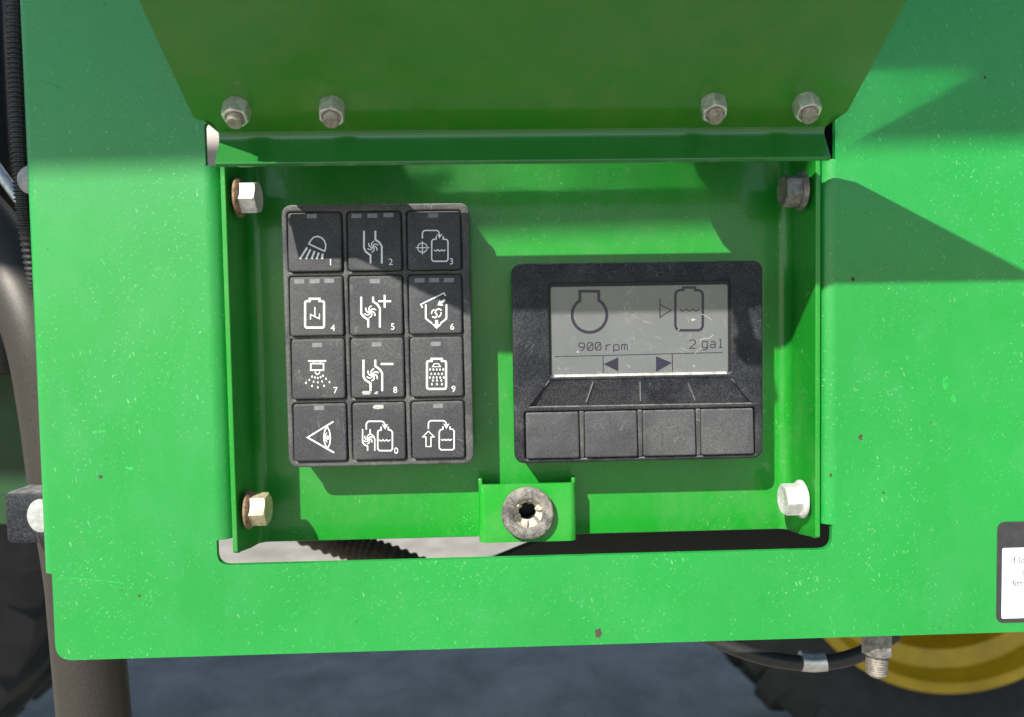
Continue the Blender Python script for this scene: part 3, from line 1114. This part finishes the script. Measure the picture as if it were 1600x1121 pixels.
icons = []
k = Ink()
k.line([(525, 715), (560, 655), (605, 610), (665, 596), (725, 620), (768, 665), (790, 720), (786, 790), (770, 828)], 24, True)
for a, b, w in (((500, 770), (390, 948), 34), ((552, 800), (480, 948), 36), ((617, 825), (570, 948), 36), ((682, 850), (648, 948), 36), ((742, 868), (732, 948), 40)):
    k.line([a, b], w)
icons.append((k, Z10, '1', (516.5, 410), [(285, 140)]))
k = I_tube(Ink(), [(694, 255), (694, 390), (708, 418), (745, 446), (745, 510)], [(783, 255), (783, 325), (815, 345), (833, 378), (833, 510)], 16).fan((763, 380), 44, 10)
icons.append((k, Z1, '2', Z1(903, 497), [(635, 138), (760, 137), (885, 132)]))
k = Ink().line([(1150, 315), (1150, 275), (1156, 260), (1170, 252), (1262, 252), (1276, 260), (1282, 275), (1282, 292)], 11)
k.fill([(1260, 278), (1283, 290), (1307, 276), (1284, 316)])
k.circle((1150, 387), 37, 9).line([(1098, 387), (1205, 387)], 8).line([(1150, 335), (1150, 440)], 8)
k.line([(1258, 295), (1258, 320), (1234, 322), (1223, 336), (1223, 480), (1235, 493), (1338, 493), (1350, 480), (1350, 336), (1338, 322), (1312, 320), (1312, 295)], 11).wave(1242, 1330, 408, 9)
icons.append((k, Z1, '3', Z1(1377, 493), [(1232, 135)]))
k = tank_bold(Ink(), 234, 382, 804, 1011, 270, 346, 786, 18)
k.line([(310, 850), (310, 925)], 9).line([(276, 948), (276, 908), (346, 942), (346, 902)], 9)
icons.append((k, Z1, '4', Z1(450, 1012), [(188, 650), (308, 648), (422, 645)]))
k = I_tube(Ink(), [(672, 770), (672, 900), (690, 925), (727, 950), (727, 1010)], [(765, 770), (765, 808), (798, 828), (818, 860), (818, 1010)], 17).fan((743, 888), 48, 11)
k.line([(855, 755), (855, 856)], 16).line([(805, 805), (906, 805)], 16)
icons.append((k, Z1, '5', Z1(918, 1003), [(778, 648)]))
k = Ink().line([(1152, 856), (1137, 830), (1318, 741), (1331, 764)], 11)
k.line([(1176, 830), (1176, 938), (1192, 952), (1226, 978)], 14).line([(1338, 830), (1338, 938), (1325, 952), (1290, 978)], 14)
k.line([(1326, 794), (1290, 820)], 20).fill([(1268, 836), (1312, 840), (1283, 796)])
k.line([(1300, 876), (1280, 864), (1258, 872), (1250, 892), (1262, 908), (1262, 925), (1246, 934), (1226, 924)], 12).line([(1220, 905), (1226, 882), (1244, 870)], 10).line([(1297, 892), (1291, 916), (1274, 930)], 10)
k.line([(1261, 952), (1261, 986)], 26).fill([(1224, 984), (1300, 984), (1262, 1020)])
icons.append((k, Z1, '6', Z1(1383, 1003), [(1128, 642), (1242, 640), (1358, 640)]))
k = Ink().line([(257, 221), (399, 221)], 12).line([(302, 225), (302, 242)], 9).line([(352, 225), (352, 242)], 9)
k.line([(278, 242), (378, 242), (378, 293), (278, 293)], 12, True).line([(312, 296), (316, 318), (330, 328), (344, 318), (350, 296)], 9)
for p in ((288, 345), (310, 352), (333, 356), (355, 350), (373, 339), (398, 362), (267, 371), (300, 385), (333, 390), (367, 383), (240, 394), (425, 388), (288, 418), (333, 429), (382, 417)):
    k.drop(p, 8, math.atan2(-(p[0] - 330), 140) * 0.6)
icons.append((k, Z2, '7', Z2(472, 450), [(328, 97)]))
k = I_tube(Ink(), [(690, 212), (690, 345), (705, 370), (745, 396), (745, 457)], [(782, 212), (782, 262), (815, 285), (836, 316), (836, 457)], 17).fan((762, 330), 49, 11)
k.line([(825, 245), (923, 245)], 18)
icons.append((k, Z2, '8', Z2(938, 447), [(792, 92)]))
k = tank_bold(Ink(), 1186, 1335, 222, 440, 1222, 1302, 205, 18)
k.line([(1244, 243), (1276, 243), (1292, 266), (1228, 266)], 7, True)
for y_, xs_ in ((290, (1210, 1236, 1262, 1287, 1313)), (324, (1220, 1248, 1276, 1303)), (352, (1209, 1236, 1262, 1290, 1317)), (376, (1232, 1264, 1298)), (405, (1224, 1264, 1303))):
    for x_ in xs_:
        k.drop((x_, y_), 8.5)
icons.append((k, Z2, '9', Z2(1393, 440), [(1254, 88)]))
k = Ink().line([(455, 695), (253, 819), (460, 938)], 13)
k.line([(408, 735), (424, 770), (432, 820), (427, 868), (410, 902), (394, 882), (383, 850), (379, 815), (385, 775), (396, 748)], 10, True)
k.line([(404, 782), (392, 800), (392, 836), (406, 856)], 9).fill([(404, 803), (420, 808), (422, 832), (406, 838), (398, 820)])
icons.append((k, Z2, None, None, [(345, 588)]))
k = Ink().line([(712, 757), (712, 716), (718, 702), (732, 693), (834, 693), (850, 702), (857, 718), (857, 728)], 12)
k.fill([(834, 714), (858, 728), (882, 712), (859, 757)])
I_tube(k, [(683, 755), (683, 858), (698, 876), (722, 888), (722, 923)], [(742, 755), (742, 790), (768, 808), (778, 832), (778, 923)], 11).fan((728, 833), 38, 9)
k.line([(828, 735), (828, 760), (806, 766), (801, 780), (801, 908), (814, 922), (904, 922), (916, 908), (916, 778), (906, 764), (884, 758), (884, 735)], 12).wave(815, 900, 842, 9)
icons.append((k, Z2, '0', Z2(945, 922), [(808, 580)]))
k = Ink().line([(1197, 752), (1197, 707), (1203, 696), (1216, 688), (1314, 688), (1329, 696), (1337, 712), (1337, 724)], 11)
k.fill([(1313, 711), (1337, 724), (1361, 709), (1338, 753)])
k.line([(1310, 733), (1310, 755), (1290, 760), (1282, 774), (1282, 902), (1295, 915), (1386, 915), (1398, 902), (1398, 770), (1388, 757), (1366, 752), (1366, 733)], 11).wave(1297, 1380, 837, 9)
k.line([(1197, 770), (1243, 815), (1217, 815), (1217, 890), (1178, 890), (1178, 815), (1152, 815)], 8, True)
icons.append((k, Z2, None, None, [(1272, 572)]))

for idx, (ink, mp, dig, dpos, leds) in enumerate(icons):
    ko, surf = make_key(idx)
    ink.build('icon', mp, surf, M['ink'], ko)
    if dig:
        tm = text_mesh(dig, 3.35)
        px, py = dpos
        c0 = surf(px, py)
        for v in tm.vertices:
            _, sxz = key_surface(keys[idx])
            x, z = c0.x / MM + v.co.x, (c0.z - H) / MM + v.co.y
            v.co = W(x, sxz(x, z) - 0.1, z)
        link_mesh('number', tm, M['ink'], ko)
    base = Z1 if idx < 6 else Z2
    for (lx, ly) in leds:
        q = Ink().fill([(lx - 39, ly - 16), (lx + 39, ly - 18), (lx + 39, ly + 16), (lx - 39, ly + 18)])
        q.build('indicator_window', base, surf, M['led'], ko, lift=0.07)
    if idx == 7:
        for q in (Ink().fill([(676, 466), (690, 455), (735, 456), (752, 468), (740, 484), (690, 486)]), Ink().fill([(770, 478), (790, 458), (806, 460), (800, 482)])):
            q.build('scuff', base, surf, M['scuff'], ko, lift=0.13)
    if idx == 10:
        q = Ink().fill([(760, 580), (785, 564), (845, 566), (848, 590), (800, 600), (770, 592)])
        q.build('scuff', base, surf, M['scuff'], ko, lift=0.13)

# ------------------------------------------------------------------ display
YD = 12.0
dxl = (UX(800, 450, YD) + UX(803, 690, YD)) / 2
dxr = (UX(1194, 450, YD) + UX(1190, 690, YD)) / 2
dzt = (UZ(830, 414, YD) + UZ(1170, 405, YD)) / 2
dzb = (UZ(830, 723, YD) + UZ(1170, 718, YD)) / 2
disp = root('display_unit', W((dxl + dxr) / 2, BACK, dzb), 'black rectangular display unit with grey LCD screen and four buttons', 'display')
hs = rrect(dxl + 0.8, dxr - 0.8, dzb + 0.8, dzt - 0.8, 5)
bm = loft_bm([[W(x, y, z) for x, z in hs] for y in (BACK - 0.03, YD + 3.9)])
from_bm('housing', bm, M['display'], disp, 35)
sxl = (UX(861, 470, YD) + UX(863, 570, YD)) / 2; sxr = (UX(1138, 470, YD) + UX(1140, 570, YD)) / 2
szt = (UZ(880, 449, YD) + UZ(1120, 444, YD)) / 2; szb = (UZ(880, 589, YD) + UZ(1120, 584, YD)) / 2
bxs0 = UX(820, 680, YD); bxs1 = UX(1180, 680, YD)
bzt_ = (UZ(822, 644, YD) + UZ(1178, 637, YD)) / 2; bzb_ = (UZ(822, 717, YD) + UZ(1178, 712, YD)) / 2
plate_with_holes('bezel', rrect(dxl, dxr, dzb, dzt, 5.4, 7), [rrect(sxl - 1.1, sxr + 1.1, szb, szt + 2.1, 2.0, 4), rrect(bxs0, bxs1, bzb_, bzt_, 1.2, 3), [U(*p, YD) for p in ((860, 595.5), (828, 636), (1174, 630), (1140, 590.5))]], YD, 4.2, 1.1, M['display'], disp, 45, 3)
scr_y = YD + 2.2
bm = loft_bm([[W(x, y, z) for x, z in rrect(sxl - 1.7, sxr + 1.7, szb - 0.8, szt + 2.7, 2.0, 4)] for y in (YD + 3.95, scr_y)])
screen = from_bm('screen', bm, M['lcd'], disp, 35)
screen['label'] = 'scratched grey LCD reading 900 rpm and 2 gal'
gk = plate_with_holes('screen_gasket', rrect(sxl - 1.6, sxr + 1.6, szb - 0.5, szt + 2.6, 1.6, 4), [rrect(sxl - 0.1, sxr + 0.1, szb + 0.1, szt, 1.2, 4)], scr_y - 0.45, 0.4, 0.0, M['black'], disp)
Z4 = lambda x, y: (840 + x / 5, 430 + y / 5)
ssurf = lambda px, py: W(U(px, py, scr_y)[0], scr_y, U(px, py, scr_y)[1])
q = Ink()
eng = [(330, 205), (330, 127), (478, 127), (478, 200)]
for i in range(29):
    a = math.radians(-52 + (232 + 52) * i / 28)
    eng.append((405 + 136 * math.cos(a), 312 + 136 * math.sin(a)))
q.line(eng, 26, True).build('engine_symbol', Z4, ssurf, M['lcd_ink'], screen)
q = tank_bold(Ink(), 1076, 1290, 118, 432, 1138, 1230, 98, 22, 34).wave(1110, 1265, 274, 9, 3, 22)
q.build('tank_symbol', Z4, ssurf, M['lcd_ink'], screen)
q = Ink().line([(956, 185), (956, 338)], 9).line([(958, 232), (1045, 276), (958, 326)], 8)
q.build('pointer_symbol', Z4, ssurf, M['lcd_ink'], screen)
q = Ink()
for x in (318, 385, 447):
    pass
def glyph(q, ch, x, y, w, h, lw=8):
    g = {
        '9': [[(1, .42), (.85, .55), (.2, .55), (0, .4), (0, .15), (.2, 0), (.8, 0), (1, .15), (1, .6), (.8, .85), (.35, 1)]],
        '0': [[(.2, 0), (.8, 0), (1, .2), (1, .8), (.8, 1), (.2, 1), (0, .8), (0, .2), (.2, 0)], [(.12, .85), (.88, .15)]],
        '2': [[(0, .2), (.2, 0), (.8, 0), (1, .2), (1, .4), (0, 1), (1, 1)]],
        'r': [[(0, .25), (0, 1)], [(0, .5), (.35, .25), (.9, .25)]],
        'p': [[(0, .25), (0, 1.25)], [(0, .4), (.3, .25), (.8, .25), (1, .4), (1, .85), (.8, 1), (.3, 1), (0, .85)]],
        'm': [[(0, 1), (0, .25)], [(0, .4), (.2, .25), (.4, .25), (.5, .4), (.5, 1)], [(.5, .4), (.65, .25), (.85, .25), (1, .4), (1, 1)]],
        'g': [[(1, .85), (.8, 1), (.2, 1), (0, .85), (0, .4), (.2, .25), (1, .25), (1, 1.1), (.8, 1.25), (.1, 1.25)]],
        'a': [[(.1, .25), (.8, .25), (1, .4), (1, 1)], [(1, .6), (.2, .6), (0, .72), (0, .9), (.2, 1), (.7, 1), (1, .85)]],
        'l': [[(.2, 0), (.5, 0), (.5, 1)], [(.1, 1), (.9, 1)]],
    }[ch]
    for pl in g:
        q.line([(x + a * w, y + b * h) for a, b in pl], lw)
for ch, x, y in (('9', 322, 531), ('0', 388, 529), ('0', 450, 527)):
    glyph(q, ch, x, y, 44, 60)
for ch, x, y, w in (('r', 535, 530, 40), ('p', 594, 530, 42), ('m', 656, 527, 46)):
    glyph(q, ch, x, y, w, 58)
q.build('rpm_reading', Z4, ssurf, M['lcd_ink'], screen)
q = Ink()
glyph(q, '2', 1187, 508, 46, 64)
glyph(q, 'g', 1286, 505, 40, 62); glyph(q, 'a', 1348, 505, 40, 62); glyph(q, 'l', 1412, 502, 34, 64)
q.build('gallon_reading', Z4, ssurf, M['lcd_ink'], screen)
Ink().line([(130, 638), (1445, 605)], 6).build('divider_line', Z4, ssurf, M['lcd_ink'], screen)
Ink().line([(511, 632), (513, 766)], 7).fill([(516, 696), (630, 643), (630, 753)]).build('left_arrow', Z4, ssurf, M['lcd_ink'], screen)
Ink().line([(1052, 620), (1054, 752)], 8).fill([(925, 635), (1049, 686), (925, 757)]).build('right_arrow', Z4, ssurf, M['lcd_ink'], screen)
for q in (Ink().fill([(1195, 345), (1215, 340), (1238, 346), (1222, 356), (1205, 362)]), Ink().line([(1265, 508), (1300, 496), (1335, 494), (1355, 484), (1370, 466)], 6),
          Ink().line([(1280, 305), (1320, 322), (1360, 352)], 5), Ink().line([(1228, 616), (1250, 590), (1275, 570)], 4), Ink().fill([(1212, 706), (1230, 706), (1222, 724)]),
          Ink().fill([(300, 602), (318, 590), (320, 610)]), Ink().fill([(1090, 430), (1110, 420), (1104, 432)])):
    q.build('scratch', Z4, ssurf, M['lcd_scratch'], screen, lift=0.13)
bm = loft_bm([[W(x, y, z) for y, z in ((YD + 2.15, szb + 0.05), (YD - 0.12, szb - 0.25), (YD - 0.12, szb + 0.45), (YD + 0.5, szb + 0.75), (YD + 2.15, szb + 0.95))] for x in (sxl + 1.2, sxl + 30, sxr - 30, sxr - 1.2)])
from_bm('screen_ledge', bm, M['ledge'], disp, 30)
for (a, b) in ((906, 913), (997, 1004), (1088, 1095)):
    xa, xb = UX(a, 680, YD), UX(b, 680, YD)
    rb2 = from_bm('button_rib', box_bm(xa, xb, YD + 0.3, YD + 3.95, bzb_ + 0.3, bzt_ - 0.3), M['housing'], disp)
    bevel_mod(rb2, 0.4)
# sloped apron below the screen, sinking towards the buttons, with the ridges pointing at them
ap_top = [U(*p, YD) for p in ((860, 595), (1140, 590))]
ap_bot = [U(*p, YD) for p in ((828, 636), (1174, 630))]
AP_D = 3.0
bm = bmesh.new()
tl_, tr_, br_a, bl_a = (ap_top[0], ap_top[1], ap_bot[1], ap_bot[0])
vs = [bm.verts.new(p) for p in (W(tl_[0] - 0.6, YD + 0.5, tl_[1] + 0.6), W(tr_[0] + 0.6, YD + 0.5, tr_[1] + 0.6), W(br_a[0] + 0.6, YD + AP_D + 0.2, br_a[1] - 0.5), W(bl_a[0] - 0.6, YD + AP_D + 0.2, bl_a[1] - 0.5))]
vb = [bm.verts.new(v.co + Vector((0, 0.9 * MM, 0))) for v in vs]
bm.faces.new(vs); bm.faces.new(vb[::-1])
for i in range(4):
    bm.faces.new((vs[i], vb[i], vb[(i + 1) % 4], vs[(i + 1) % 4]))
apron = from_bm('apron', bm, M['display'], disp, 30)
az1 = (tl_[1] + tr_[1]) / 2
az0 = (bl_a[1] + br_a[1]) / 2
def asurf(px, py):
    y = YD + 1
    for _ in range(3):
        x, z = U(px, py, y)
        f = min(1, max(0, (az1 - z) / (az1 - az0)))
        y = YD + 0.4 + (AP_D - 0.4) * f
    return W(x, y, z)
for (ax, ay), (bx, by) in (((858, 595), (830, 631)), ((927, 597), (916, 629)), ((1000, 597), (1001, 627)), ((1075, 599), (1086, 626)), ((1142, 592), (1173, 625))):
    p, r = asurf(ax, ay), asurf(bx, by)
    d = (r - p).normalized(); nn = Vector((-d.z, 0, d.x)).normalized() * 0.42 * MM
    yo = Vector((0, -0.75 * MM, 0)); bk = Vector((0, 0.35 * MM, 0))
    bm = loft_bm([[c - nn + bk, c + nn + bk, c + nn * 0.4 + yo, c - nn * 0.4 + yo] for c in (p, r)])
    from_bm('pointer_ridge', bm, M['ridge'], disp, 30)
for (a, b) in ((822, 905), (914, 996), (1005, 1087), (1096, 1178)):
    x0, x1 = UX(a, 680, YD - 1), UX(b, 680, YD - 1)
    zt2, zb2 = bzt_ - 0.5, bzb_ + 0.6
    tl, bl_ = -0.5, -1.9
    def yb(z, back=0.0):
        return YD + tl + (bl_ - tl) * (zt2 - z) / (zt2 - zb2) + back
    rg = [[W(x, YD + 3.9, z) for x, z in rrect(x0, x1, zb2, zt2, 1.0, 4)]]
    for ins, r, back in ((0, 1.0, 0.9), (0.18, 0.95, 0.35), (0.6, 0.8, 0.06), (1.1, 0.6, 0)):
        rg.append([W(x, yb(z, back), z) for x, z in rrect(x0 + ins, x1 - ins, zb2 + ins, zt2 - ins, r, 4)])
    from_bm('soft_button', loft_bm(rg), M['button'], disp, 40)

# ------------------------------------------------------------------ things beside, behind and below the panel
def sweep(name, pts, r, mat, parent=None, n=16, prof=None, smooth=50):
    """tube along world points; prof(i) scales the radius"""
    rings = []
    m = len(pts)
    up0 = Vector((0, 1, 0.01))
    for i in range(m):
        a = pts[max(0, i - 1)]; b = pts[min(m - 1, i + 1)]
        d = (b - a).normalized()
        s = d.cross(up0)
        s = s.normalized() if s.length > 1e-4 else Vector((1, 0, 0))
        u = s.cross(d).normalized()
        rr = r * (prof(i) if prof else 1.0)
        rings.append([pts[i] + s * (rr * math.cos(2 * math.pi * k / n)) + u * (rr * math.sin(2 * math.pi * k / n)) for k in range(n)])
    return from_bm(name, loft_bm(rings), mat, parent, smooth)

def bez(p, n):
    """Catmull-Rom through points"""
    out = []
    for i in range(len(p) - 1):
        p0, p1, p2, p3 = p[max(i - 1, 0)], p[i], p[i + 1], p[min(i + 2, len(p) - 1)]
        for k in range(n):
            t = k / n
            out.append(0.5 * ((2 * p1) + (p2 - p0) * t + (2 * p0 - 5 * p1 + 4 * p2 - p3) * t * t + (3 * p1 - p0 - 3 * p2 + p3) * t ** 3))
    out.append(p[-1])
    return out

def WP(px, py, y):
    x, z = U(px, py, y)
    return W(x, y, z)

# leaning tube
ty_ = 62.0
low = [WP(148, 1121, ty_), WP(129, 905, ty_)]
d = (low[0] - low[1]).normalized()
foot = low[0] + d * ((0.02 - low[0].z) / d.z)
tp = [foot] + low + [WP(x, y, ty_ + q) for x, y, q in ((107, 770, 0), (91, 650, 0), (72, 543, 0), (45, 468, 4), (5, 398, 12), (-60, 320, 26), (-160, 230, 50))]
tube = sweep('frame_tube', bez(tp, 8), 0.0200, M['tube'], None, 32)
tag(tube, 'leaning bronze grey steel tube passing behind the green panel edge', 'tube')

# rubber block with pale pad
blk = root('rubber_block', WP(38, 850, 24), 'small black rubber block with white oval pad at the panel edge', 'block')
x0, x1 = UX(8, 810, 24), UX(90, 810, 24)
z1, z0 = UZ(36, 769, 24), UZ(36, 850, 24)
bm = loft_bm([[W(x, y, z) for x, z in rrect(x0 + i, x1 - i, z0 + i, z1 - i, 3, 4)] for y, i in ((46, 0), (26, 0), (24.5, 0.5), (24, 1.6))])
from_bm('block_body', bm, M['display'], blk, 40)
ox, oz = U(64, 806, 24)
bm = loft_bm([[W(ox + r * 7.2 * math.cos(2 * math.pi * k / 32), y, oz + r * 9.2 * math.sin(2 * math.pi * k / 32)) for k in range(32)] for y, r in ((24.1, 1), (23.5, 1), (23.2, 0.93))])
from_bm('oval_pad', bm, M['pad'], blk, 40)
sp_ = sweep('mounting_arm', [W(x0 + 20, 44, (z0 + z1) / 2), WP(95, 800, 75)], 0.006, M['black'], blk, 12)

# corrugated conduit along the panel edge
path = bez([WP(24, -60, 34), WP(27, 60, 34), WP(30, 160, 34), WP(35, 260, 34), WP(42, 345, 36), WP(60, 450, 48)], 52)
cond = sweep('corrugated_conduit', path, 0.0052, M['hose'], None, 14, prof=lambda i: (1.0, 1.0, 0.8, 0.8)[i % 4], smooth=20)
tag(cond, 'black corrugated cable conduit running up the panel edge', 'conduit')

# domed cap behind the panel's left fold
cx_, cz_ = U(43, 279, 24)
bm = loft_bm([[W(cx_ + r * math.cos(2 * math.pi * k / 24), y, cz_ + r * math.sin(2 * math.pi * k / 24)) for k in range(24)] for y, r in ((60, 4), (31, 4), (30.9, 8), (28, 8), (25.5, 6.5), (24.2, 4))])
capo = from_bm('bolt_cap', bm, M['pad'], None, 40)
tag(capo, 'pale round bolt cap half hidden by the panel fold beside the conduit', 'bolt')

# thin metal clamp bars in the dark gap
bar = sweep('clamp_bar', [WP(-40, 215, 80), WP(34, 318, 70)], 0.0035, M['zinc'], None, 10)
tag(bar, 'thin bare metal rod slanting in the dark gap beside the conduit', 'rod')

# hose seen through the lower slot
path = bez([WP(395, 800, 160), WP(520, 848, 150), WP(600, 868, 140), WP(690, 905, 130)], 30)
hz = sweep('ribbed_hose', path, 0.0095, plain('brown_black_hose', (0.05, 0.035, 0.022), 0.6, 0, 0.4, 150.0), None, 16, prof=lambda i: (1.0, 1.0, 0.84, 0.84)[i % 4], smooth=20)
tag(hz, 'brownish ribbed hose crossing behind the lower slot', 'hose')

# black pump housing behind the lower slot
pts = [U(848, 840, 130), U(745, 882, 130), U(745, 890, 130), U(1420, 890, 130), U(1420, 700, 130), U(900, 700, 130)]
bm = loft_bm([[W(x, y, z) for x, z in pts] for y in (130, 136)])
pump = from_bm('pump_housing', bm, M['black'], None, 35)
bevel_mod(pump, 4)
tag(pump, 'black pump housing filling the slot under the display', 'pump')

# pale poly tank seen through the upper left relief
bm = box_bm(-330, -205, 300, 370, 60, 280)
tank = from_bm('poly_container', bm, M['poly'], None, 35)
bevel_mod(tank, 6, 3)
tag(tank, 'pale beige plastic container behind the narrow gap beside the lid', 'container')

# stud with nut under the panel
sx_, sz_ = U(1370, 1012, 22)
st = root('hanging_stud', W(sx_, 22, sz_), 'short threaded stud with dirty hex nut hanging under the panel edge', 'bolt')
def vring(r, z, n=36, hexa=False):
    out = []
    for i in range(n):
        a = 2 * math.pi * i / n
        rr = r / math.cos(((a) % (math.pi / 3)) - math.pi / 6) if hexa else r
        out.append(W(sx_ + rr * math.cos(a), 22 + rr * math.sin(a), z))
    return out
zt_, zn, ze = UZ(1370, 968, 22), UZ(1370, 1021, 22), UZ(1370, 1055, 22)
from_bm('hex_nut', loft_bm([vring(7.6, zt_, hexa=True), vring(7.6, zn + 0.8, hexa=True), vring(7.3, zn)]), M['bolt_dark'], st, 30)
rr = [vring(5.4, zn + 0.5)]
z = zn
while z > ze + 1.0:
    rr.append(vring(5.9, z - 0.3)); rr.append(vring(5.1, z - 0.95)); z -= 1.35
rr.append(vring(4.6, ze))
from_bm('thread', loft_bm(rr), M['thread'], st, 60)
from_bm('mounting_tab', box_bm(sx_ - 12, sx_ + 12, 3.2, 36, zt_ - 0.02, zt_ + 3), M['darkgreen'], st)

# black hose with crimped sleeve under the panel
path = bez([WP(1085, 985, 130), WP(1150, 1014, 125), WP(1215, 1032, 120), WP(1280, 1036, 116), WP(1340, 1024, 112), WP(1400, 990, 110)], 12)
hr = root('hydraulic_hose', path[24], 'thin black hose with aluminium sleeve looping below the panel', 'hose')
sweep('hose_line', path, 0.0052, M['hose'], hr, 16)
sl = [WP(1251, 1033, 117.6), WP(1270, 1034.5, 117), WP(1290, 1033, 115.5)]
sweep('crimp_sleeve', sl, 0.0068, M['alu'], hr, 20)


# wheels
def wheel(centre, R, width, label, ang=0.0):
    w = root('wheel', centre, label, 'wheel', None)
    def lathe(name, prof, mat, par, n=96, smooth=40, closed=False):
        rings = []
        for r, y in prof:
            rings.append([centre + Vector((r * math.cos(2 * math.pi * k / n), y, r * math.sin(2 * math.pi * k / n))) for k in range(n)])
        return from_bm(name, loft_bm(rings, False, False), mat, par, smooth)
    rim = R * 0.645
    h = width / 2
    tyre = lathe('tyre', [(rim, -h * 0.72), (rim + 0.03, -h * 0.86), (R * 0.80, -h), (R * 0.90, -h * 0.98), (R * 0.955, -h * 0.9), (R * 0.96, 0), (R * 0.955, h * 0.9), (R * 0.90, h * 0.98), (R * 0.80, h), (rim + 0.03, h * 0.86), (rim, h * 0.72)], M['tyre'], w)
    lathe('rim', [(rim + 0.012, -h * 0.74), (rim + 0.012, -h * 0.80), (rim - 0.012, -h * 0.80), (rim - 0.03, -h * 0.62), (rim - 0.07, -h * 0.58), (rim - 0.085, -h * 0.25), (rim - 0.12, -h * 0.20), (rim - 0.15, -h * 0.05), (rim * 0.35, h * 0.05), (rim * 0.33, -h * 0.08), (0.02, -h * 0.08)], M['yellow'], w)
    src = None
    for k in range(22):
        for side in (-1, 1):
            a = 2 * math.pi * (k + (0.5 if side > 0 else 0)) / 22 + ang
            rgs = []
            for f in (0, 0.25, 0.5, 0.75, 1.0):
                y = side * h * (1.0 - 0.96 * f)
                aa = a + side * 0 + 0.30 * f
                r0 = R * 0.93 - (0.08 * R if f == 0 else 0)
                r1 = R * (0.965 if f == 0 else 1.0)
                dw = 0.032
                rgs.append([centre + Vector((r * math.cos(aa + s * dw / r), y, r * math.sin(aa + s * dw / r))) for r, s in ((r0, -1.3), (r1, -0.8), (r1, 0.8), (r0, 1.3))])
            from_bm('tread_lug', loft_bm(rgs), M['tyre'], tyre, 30)
    return w
wy = 1260.0                                    # depth of the wheels' outer faces
c = WP(1496, 818, wy)
wheel(Vector((c.x, c.y + 0.17, 0.598)), 0.598, 0.42, 'large tractor wheel with yellow rim behind the hanging stud', 0.1)
c = WP(-350, 800, wy)
wheel(Vector((c.x, c.y + 0.17, 0.598)), 0.598, 0.42, 'tractor wheel with dark lugs behind the leaning tube', 0.25)

# unseen board added overhead; its lower edge casts the panel's soft upper shade
zo = 800.0
zs = UZ(800, 246, 0) + TY * zo
board_x0, board_x1 = -1500.0, 900.0
bm = bmesh.new()
sl_ = 0.019
rgs = []
for x in (board_x0, board_x1):
    zc = zs + sl_ * (x - 0) + sl_ * TX * zo
    rgs.append([W(x, -zo, zc), W(x, -zo + 40, zc), W(x, -zo + 40, zc + 330), W(x, -zo, zc + 330)])
loft_bm(rgs, bm=bm)
shade_root = root('shade_board', W(0, -zo, zs), 'unseen green board on two arms, added to shade the upper panel', 'shade_board')
from_bm('blocker_board', bm, M['darkgreen'], shade_root, 35)
for x in (-1460.0, 860.0):
    arm = from_bm('support_arm', box_bm(x - 30, x + 30, -zo + 41, 700, zs + sl_ * x + 260, zs + sl_ * x + 320), M['darkgreen'], shade_root)
    post = from_bm('support_post', box_bm(x - 30, x + 30, 640, 700, 300, zs + sl_ * x + 258), M['darkgreen'], shade_root)
